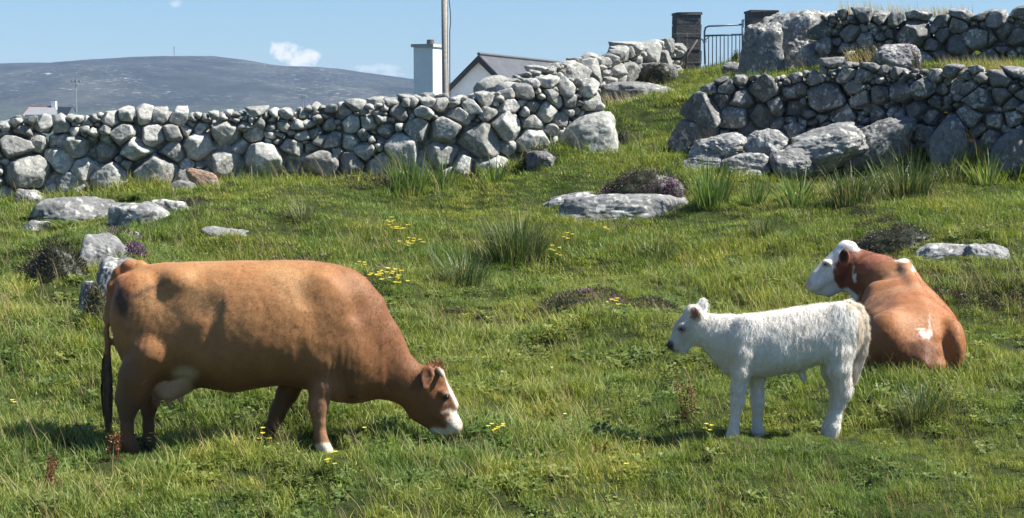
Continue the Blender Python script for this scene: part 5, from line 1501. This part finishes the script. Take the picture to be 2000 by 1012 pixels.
heather(1258, 328, 394, 190, 23.2, 'brown heather mound with a few purple tips on the flat slab', .10, 5200, dep=.5)
heather(1311, 350, 380, 48, 22.75, 'bright purple heather cushion at the right end of the slab', .9, 900)
heather(1772, 84, 104, 52, 27.9, 'purple heather on the pale veined rock between the walls', .7, 700, zoff=.1)
heather(1695, 82, 112, 80, 28.5, 'green brown heath over the small grassy rock between the walls', 0, 900)
heather(232, 446, 478, 110, 18.9, 'dark heather with purple flowers between the left boulders', .2, 1800)
heather(262, 474, 500, 50, 17.6, 'small heather clump with vivid purple bells beside the upright boulder', .5, 800)
heather(112, 474, 600, 150, 16.8, 'large dark heather bush that also stands for the shaded bank left of the upright boulder', 0, 3600, wild=1.5)  # heather kept dark to stand for shade under the bank overhang too
heather(1150, 566, 612, 200, 16.4, 'low faded purple heather in the middle of the pasture', .12, 4600, dep=.6, mat='heath_green', core=.7)
heather(1262, 582, 612, 130, 16.2, 'grey green heath right of the faded purple heather', .03, 2400, dep=.6, mat='heath_green', core=.7)
heather(1760, 440, 490, 190, 18.4, 'brown heath mound behind the head of the lying cow', 0, 3000)
heather(1940, 438, 482, 180, 18.3, 'dark peaty heath overhanging the long pale rock', 0, 2600)
heather(490, 462, 492, 110, 20.3, 'greyish purple heather on the edge of the left mound', .14, 1700, dep=.5)
heather(380, 386, 415, 110, 22.8, 'brown heather strip at the top of the left mound', .05, 1600, dep=.5)
heather(1545, 262, 300, 30, 24.6, 'brown moss tuft between the two pale rocks', 0, 600)
heather(1380, 262, 300, 80, 25.6, 'dry heath over the cracked rock at the wall end', 0, 1400)
heather(1290, 122, 150, 60, 34.4, 'moss and heath on the rock under the left pillar', 0, 700)
heather(1440, 100, 142, 34, 36.0, 'dark bush at the hinge side of the gate', 0, 700, wild=1.6)
heather(1055, 286, 312, 74, 25.2, 'golden moss hanging over the dark round boulder', 0, 900)
heather(1215, 252, 290, 24, 27.0, 'dark tussock edge beside the huge boulder', 0, 400)

def fern(px, py, w_, Y, label):
    e = plant_root('fern', px, py, Y, label, 'fern', 'ferns under the left wall')
    S = w_ / F * Y * .6
    B_ = Blades()
    for k in range(13):
        a = 2 * math.pi * k / 13 + R_.uniform(-.2, .2); L = S * R_.uniform(.7, 1.1); th = .7
        p = np.zeros(3); ca, sa = math.cos(a), math.sin(a)
        for j in range(16):
            t = j / 16
            d = np.array([math.sin(th) * ca, math.sin(th) * sa, math.cos(th)]); th += .07
            p = p + d * L / 16
            ll = L * .30 * math.sin(math.pi * min(1, t * .9 + .12))
            for s in (-1, 1):
                u = np.array([-sa * s, ca * s, 0]) + d * .5
                B_.leaf(p, (0, 0, 1), u, ll, ll * .14, R_.uniform(0, 1))
    B_.build('fronds', M['fern'], e)['kind'] = 'stuff'
fern(125, 462, 90, 21.2, 'yellow green fern before the long low rock')
fern(248, 382, 80, 23.6, 'fern and dry grass clump growing up the left part of the wall')
fern(150, 470, 60, 20.6, 'second fern right of the first under the long low rock')
fern(60, 440, 60, 22.0, 'small fern left of the long low rock')

def dock(px, py, hpx, Y, label, n=5):
    e = plant_root('dock_plant', px, py, Y, label, 'dock plant', 'rusty dock plants')
    H = hpx / F * Y; B_ = Blades(); mb = MB()
    for k in range(n):
        a = R_.uniform(0, 6.28); th = R_.uniform(.05, .4); hh = H * R_.uniform(.65, 1.05)
        d = np.array([math.sin(th) * math.cos(a), math.sin(th) * math.sin(a), math.cos(th)])
        b0 = np.array([R_.normal() * .03, R_.normal() * .03, 0])
        mb.tube([b0, b0 + d * hh], [.003, .0015], 4)
        for j in range(int(46)):
            t = R_.uniform(.35, 1); c = b0 + d * hh * t + R_.normal(size=3) * .010
            B_.leaf(c, R_.normal(size=3), R_.normal(size=3) + np.array([0, 0, .6]), .016, .006, R_.uniform(0, 1))
    s = mb.build('stem', M['dock'], e); set_attr(s, 'bv', np.full(len(s.data.vertices), .2))
    B_.build('seeds', M['dock'], e)['kind'] = 'stuff'
dock(1335, 845, 95, 12.0, 'tall rusty dock plant left of the calf front legs', 7)
dock(92, 972, 85, 10.3, 'rusty dock plant at the lower left below the cow shadow', 6)
dock(1168, 915, 50, 10.9, 'small bent dock stem between cow and calf', 2)
dock(225, 880, 50, 11.0, 'pinkish dock stems at the hind hooves of the grazing cow', 4)
dock(602, 585, 30, 17.0, 'tiny dock tip above the shoulder of the cow', 2) if False else None

def flowers(px, py, wpx, Y, n, label, petal='petal', H=.16, size=.020, name='yellow_flowers'):
    e = plant_root('flowering_plant', px, py, Y, label, 'flowers', 'small flowering plants in the grass')
    W = wpx / F * Y / 2; S = Blades(); Pt = Blades()
    for k in range(n):
        dx, dy = R_.normal() * W * .6, R_.normal() * W * .5; z = rel(e, dx, dy); h = H * R_.uniform(.6, 1.15)
        lx = R_.normal() * .03
        S.blade((dx, dy, z), R_.uniform(0, 6), .12, h, .003, .1, R_.uniform(.2, .6), 3)
        c = np.array([dx + lx * .3, dy, z + h * .98])
        for j in range(6):
            a = j * 1.047 + R_.uniform(-.2, .2)
            Pt.leaf(c, (0, -.3, 1), (math.cos(a), math.sin(a), .35), size, size * .42, R_.uniform(0, 1))
        for j in range(7):
            Q = np.array([dx, dy, z + h * R_.uniform(.1, .8)]); a = R_.uniform(0, 6.28)
            S.leaf(Q, (0, 0, 1), (math.cos(a), math.sin(a), .5), .05, .008, R_.uniform(0, .8))
    S.build('stems', M['weed'], e)['kind'] = 'stuff'; Pt.build('petals', M[petal], e)['kind'] = 'stuff'
for a in [(775, 462, 40, 20.6, 9, 'yellow flowers highest up the slope above the cow'), (800, 492, 44, 19.4, 8, 'yellow flowers left of the loose rush clump'), (762, 560, 70, 17.0, 20, 'dense yellow flower patch just above the neck of the cow', 'petal', .26),
          (735, 548, 36, 17.2, 8, 'yellow flowers touching the shoulder line of the cow'), (1092, 490, 34, 19.3, 6, 'yellow flowers at the right foot of the wide rush clump'), (1196, 634, 34, 15.6, 5, 'yellow flowers below the faded purple heather'),
          (980, 866, 44, 11.3, 9, 'orange yellow flowers right of the cow muzzle'), (528, 888, 22, 10.9, 4, 'yellow flower at the far front hoof of the cow'), (640, 938, 30, 10.4, 6, 'yellow flowers below the near front hoof'),
          (1225, 935, 12, 10.4, 1, 'single yellow dandelion between cow and calf'), (1660, 790, 20, 12.6, 2, 'tiny yellow flower behind the calf hind legs'), (715, 868, 12, 11.2, 1, 'single yellow flower under the brisket of the cow'),
          (35, 812, 26, 12.1, 3, 'pale yellow flowers at the far left edge'), (300, 850, 26, 11.2, 4, 'yellow flowers between the hind legs of the grazing cow'), (1610, 400, 14, 21.0, 2, 'small yellow flower among the rushes'), (1385, 885, 26, 11.0, 4, 'pale yellow flowers near the calf front hooves'), (1185, 462, 16, 21.0, 3, 'pale yellow flowers under the flat slab')]:
    flowers(*a, **(dict(size=.030) if a[3] > 15 else {}))
for a in [(990, 752, 20, 13.6, 1, 'single white flower on the slope right of the cow head', 'white_petal', .06), (1080, 745, 10, 13.6, 1, 'small white flower on the middle of the slope', 'white_petal', .06), (1100, 842, 12, 11.9, 2, 'whitish blue flowers in the shaded dip', 'white_petal', .1), (1955, 432, 10, 19.5, 1, 'tiny white flower near the right edge', 'white_petal', .08), (165, 512, 14, 18.5, 2, 'tiny white flowers above the dark heather bush', 'white_petal', .1)]:
    flowers(*a, size=.016)

for a in [(760, 450, 30, 20.8, 5, 'yellow flowers left of the highest ones on the slope'), (820, 478, 30, 19.8, 5, 'yellow flowers between the highest ones and the loose rushes'), (705, 520, 24, 18.2, 4, 'yellow flowers just over the withers of the cow'), (1110, 470, 24, 20.0, 4, 'yellow flowers higher up right of the wide rush clump')]:
    flowers(*a, size=.030)

heather(1175, 384, 402, 80, 23.3, 'brown moss and heath on the left half of the flat slab', 0, 1200)
heather(1255, 396, 414, 60, 22.9, 'small brown moss patch low on the flat slab', 0, 700)
heather(1120, 378, 396, 60, 23.6, 'dry moss between the slab edges', 0, 700)

heather(1450, 292, 318, 40, 24.8, 'brown heath filling the gap beside the striped rock', 0, 500)
heather(190, 560, 640, 50, 14.5, 'dark undergrowth at the left foot of the tall pale topped boulder', 0, 900, wild=1.5, mat='heath_green')
heather(75, 500, 560, 80, 17.4, 'green heath joining the large dark bush on its left', 0, 1500, wild=1.4, mat='heath_green')
# ------------------------------------------------------------------ grass: one carpet of many small tufts
gcol = bpy.data.collections.new('grass_tufts')        # sources only, never linked to the scene
rg6 = np.random.default_rng(99)
def mk(name, fn, mat):
    B_ = Blades(); fn(B_); o = B_.build(name, mat, None, False); gcol.objects.link(o)
def short(B_, n, R, h0, h1, w, lean, dead=.12, curve=1.0):
    for i in range(n):
        a = rg6.uniform(0, 6.283); r = R * math.sqrt(rg6.uniform(0, 1))
        bv = rg6.uniform(0, .65) if rg6.random() > dead else rg6.uniform(.75, 1)
        # the wind leans everything a little to the left
        az = rg6.uniform(0, 6.283) if rg6.random() < .65 else math.pi + rg6.normal() * .5
        B_.blade((r * math.cos(a), r * math.sin(a), -.012), az, abs(rg6.normal()) * lean, rg6.uniform(h0, h1), w * rg6.uniform(.6, 1.3), curve * rg6.uniform(.1, 1.5), bv, 3, rg6.uniform(-1.2, 1.2))
nv = 0
for k in range(4): mk('tuft_%02d' % nv, lambda b: short(b, 34, .085, .035, .085, .0026, .45), M['turf']); nv += 1       # 0-3 short turf
for k in range(3): mk('tuft_%02d' % nv, lambda b: short(b, 30, .075, .08, .17, .0028, .38, .15), M['turf']); nv += 1     # 4-6 longer
for k in range(2): mk('tuft_%02d' % nv, lambda b: short(b, 9, .08, .14, .30, .0018, .30, .0, .7), M['straw']); nv += 1  # 7-8 seed stems
def weeds(b, wk=1.0):
    for i in range(26):
        a = rg6.uniform(0, 6.283); r = .08 * math.sqrt(rg6.uniform(0, 1)); z = rg6.uniform(.01, .07)
        u = rg6.normal(size=3); u[2] = abs(u[2]) * .5
        b.leaf((r * math.cos(a), r * math.sin(a), z), (0, -.3, 1), u, rg6.uniform(.02, .045) * wk, rg6.uniform(.006, .012) * wk, rg6.uniform(0, 1))
for k in range(2): mk('tuft_%02d' % nv, lambda b: weeds(b, 1 + .35 * k), M['weed']); nv += 1                                                        # 9-10 clover and weeds
for k in range(2): mk('tuft_%02d' % nv, lambda b: short(b, 30, .13, .035, .085, .0050, .6, .15), M['turf']); nv += 1        # 11-12 far turf
for k in range(1): mk('tuft_%02d' % nv, lambda b: short(b, 18, .12, .09, .17, .0045, .45, .3), M['turf']); nv += 1         # 13 far long
def twigs(b):
    for i in range(40):
        a = rg6.uniform(0, 6.283); r = .09 * math.sqrt(rg6.uniform(0, 1)); z = rg6.uniform(.0, .05)
        b.leaf((r * math.cos(a), r * math.sin(a), z), rg6.normal(size=3), rg6.normal(size=3) + np.array([0, 0, .8]), .03, .004, rg6.uniform(0, 1))
mk('tuft_%02d' % nv, twigs, M['heather_leaf']); nv += 1                                                                   # 14 heath

XS = []; 
def scatter(y0, y1, dens, xm):
    n = int((y1 - y0) * 2 * xm * dens)
    y = rg6.uniform(y0, y1, n); x = rg6.uniform(-xm, xm, n)
    keep = np.abs(x) < .36 * y + .9
    return x[keep], y[keep]
ys_ = []; xs_ = []
for y0, y1, d, xm in [(8.9, 12, 270, 5.5), (12, 15.5, 200, 6.7), (15.5, 20, 130, 8.4), (20, 27, 85, 11), (27, 38, 55, 14)]:
    a, b_ = scatter(y0, y1, d, xm); xs_.append(a); ys_.append(b_)
gxp = np.concatenate(xs_); gyp = np.concatenate(ys_)
gzp = height(gxp, gyp)
# bare where rock shows
keep = np.ones(len(gxp), bool)
for rx, ry, ra, rd_, rz_, rc in ROCKS:
    inside = ((gxp - rx) / (ra * .93)) ** 2 + ((gyp - ry) / (rd_ * .93)) ** 2 < 1
    top = rz_ + rc * np.sqrt(np.clip(1 - ((gxp - rx) / ra) ** 2 - ((gyp - ry) / rd_) ** 2, 0, 1))
    keep &= ~(inside & (top > gzp))
nA = n2(gxp, gyp, 1.6, 21, 3); nB = n2(gxp, gyp, .7, 22, 3); nC = n2(gxp, gyp, 3.0, 23, 2)
# the path through the gap and the lower right are grazed short
keep &= ~((nB > .36) & (rg6.random(len(gxp)) < .8))
gxp, gyp, gzp, nA, nB, nC = [q[keep] for q in (gxp, gyp, gzp, nA, nB, nC)]
# distant ground hidden behind the left wall carries none
hid = (gyp > 27) & (gxp < 1.2)
gxp, gyp, gzp, nA, nB, nC = [q[~hid] for q in (gxp, gyp, gzp, nA, nB, nC)]
n = len(gxp); u = rg6.random(n); u2 = rg6.random(n)
far = gyp > 18.5
longp = np.clip(.22 + .9 * nA + .5 * nC + .18 * (gyp < 11.3) * (gxp < 2), .03, .75)
grazed = np.clip(1.4 * np.exp(-((gxp - 3.0) ** 2 / 3.6 + (gyp - 10.3) ** 2 / 1.6)), 0, 1); longp *= (1 - .75 * grazed)
vid = np.where(u < longp, rg6.integers(4, 7, n), rg6.integers(0, 4, n))
vid = np.where(far, np.where(u < longp * .8, 13, rg6.integers(11, 13, n)), vid)
vid = np.where(u2 < .045 + .04 * np.clip(nA * 3, 0, 1), rg6.integers(7, 9, n), vid)
vid = np.where((u2 > .935 - .22 * np.clip(-nB * 3, 0, 1)) & ~far, rg6.integers(9, 11, n), vid)
scl = rg6.uniform(.75, 1.3, n) * (1 + .35 * nA) * np.where(gyp > 24, 1.25, 1.0)
scl = scl * (1 - .3 * np.clip(grazed * 1.3, 0, 1))
for Wp_ in (W1, W3):
    gap = np.interp(gxp, Wp_.xy[:, 0], Wp_.xy[:, 1]) - gyp
    scl = scl * np.where((gap > .1) & (gap < .75) & (gxp > Wp_.xy[0, 0]) & (gxp < Wp_.xy[-1, 0]), 1.55, 1.0)
vid = np.where((grazed > .4) & ((vid == 9) | (vid == 10)) & (u < .7), 0, vid)
for o0, fs in ((O1v, FEET1), (O2v, FEET2)):
    for f in fs:
        nr_ = (gxp - o0[0] - f[0]) ** 2 + ((gyp - o0[1] - f[1] + .30) / 1.8) ** 2 < .24 ** 2
        vid = np.where(nr_, vid % 4, vid); scl = np.where(nr_, scl * .6, scl)
vid = np.where((nC + .5 * nB > .36) & (u2 > .35) & (gyp > 12.6) , 14, vid)
rot = np.stack([rg6.normal(size=n) * .10, rg6.normal(size=n) * .10, rg6.uniform(-.7, .7, n)], 1)
gm = bpy.data.meshes.new('grass'); gm.vertices.add(n)
gm.vertices.foreach_set('co', np.stack([gxp, gyp, gzp], 1).astype(np.float32).ravel()); gm.update()
grass = bpy.data.objects.new('grass', gm); COL.objects.link(grass)
tag(grass, 'rough green pasture grass with clover and dry stems', 'grass', kind='stuff')
set_attr(grass, 'scl', scl); set_attr(grass, 'rot', rot, 'FLOAT_VECTOR')
at_ = gm.attributes.new('vid', 'INT', 'POINT'); at_.data.foreach_set('value', vid.astype(np.int32))
ng = bpy.data.node_groups.new('grass_nodes', 'GeometryNodeTree')
ng.interface.new_socket('Geometry', in_out='INPUT', socket_type='NodeSocketGeometry'); ng.interface.new_socket('Geometry', in_out='OUTPUT', socket_type='NodeSocketGeometry')
gi = ng.nodes.new('NodeGroupInput'); go = ng.nodes.new('NodeGroupOutput')
iop = ng.nodes.new('GeometryNodeInstanceOnPoints'); ci = ng.nodes.new('GeometryNodeCollectionInfo')
ci.inputs['Collection'].default_value = gcol; ci.inputs['Separate Children'].default_value = True; ci.inputs['Reset Children'].default_value = True
def na(name, t):
    q = ng.nodes.new('GeometryNodeInputNamedAttribute'); q.data_type = t; q.inputs['Name'].default_value = name; return q.outputs['Attribute']
ng.links.new(gi.outputs[0], iop.inputs['Points']); ng.links.new(ci.outputs[0], iop.inputs['Instance'])
iop.inputs['Pick Instance'].default_value = True
ng.links.new(na('vid', 'INT'), iop.inputs['Instance Index']); ng.links.new(na('scl', 'FLOAT'), iop.inputs['Scale'])
e2r = ng.nodes.new('FunctionNodeEulerToRotation'); ng.links.new(na('rot', 'FLOAT_VECTOR'), e2r.inputs[0]); ng.links.new(e2r.outputs[0], iop.inputs['Rotation'])
ng.links.new(iop.outputs[0], go.inputs[0])
md = grass.modifiers.new('grass', 'NODES'); md.node_group = ng
print('GRASS', n)
for nm, o0, fs in (('cow', O1v, FEET1), ('calf', O2v, FEET2)):
    print(nm, [round(gz(o0[0] + f[0], o0[1] + f[1]) - (o0[2] + f[2]), 3) for f in fs])
# ------------------------------------------------------------------ air
hb = MB(); hb.box((0, 2750, 42), (11400, 5900, 138)); hz_ = hb.build('haze')
mh = bpy.data.materials.new('air'); mh.use_nodes = True; nt = mh.node_tree; nt.nodes.clear()
o_ = nt.nodes.new('ShaderNodeOutputMaterial'); pv = nt.nodes.new('ShaderNodeVolumePrincipled')
pv.inputs['Color'].default_value = (.48, .69, 1.0, 1); pv.inputs['Density'].default_value = .000125; pv.inputs['Anisotropy'].default_value = .0
nt.links.new(pv.outputs[0], o_.inputs['Volume']); hz_.data.materials.append(mh)
tag(hz_, 'thin blue summer haze over the far hill', 'haze', kind='stuff')
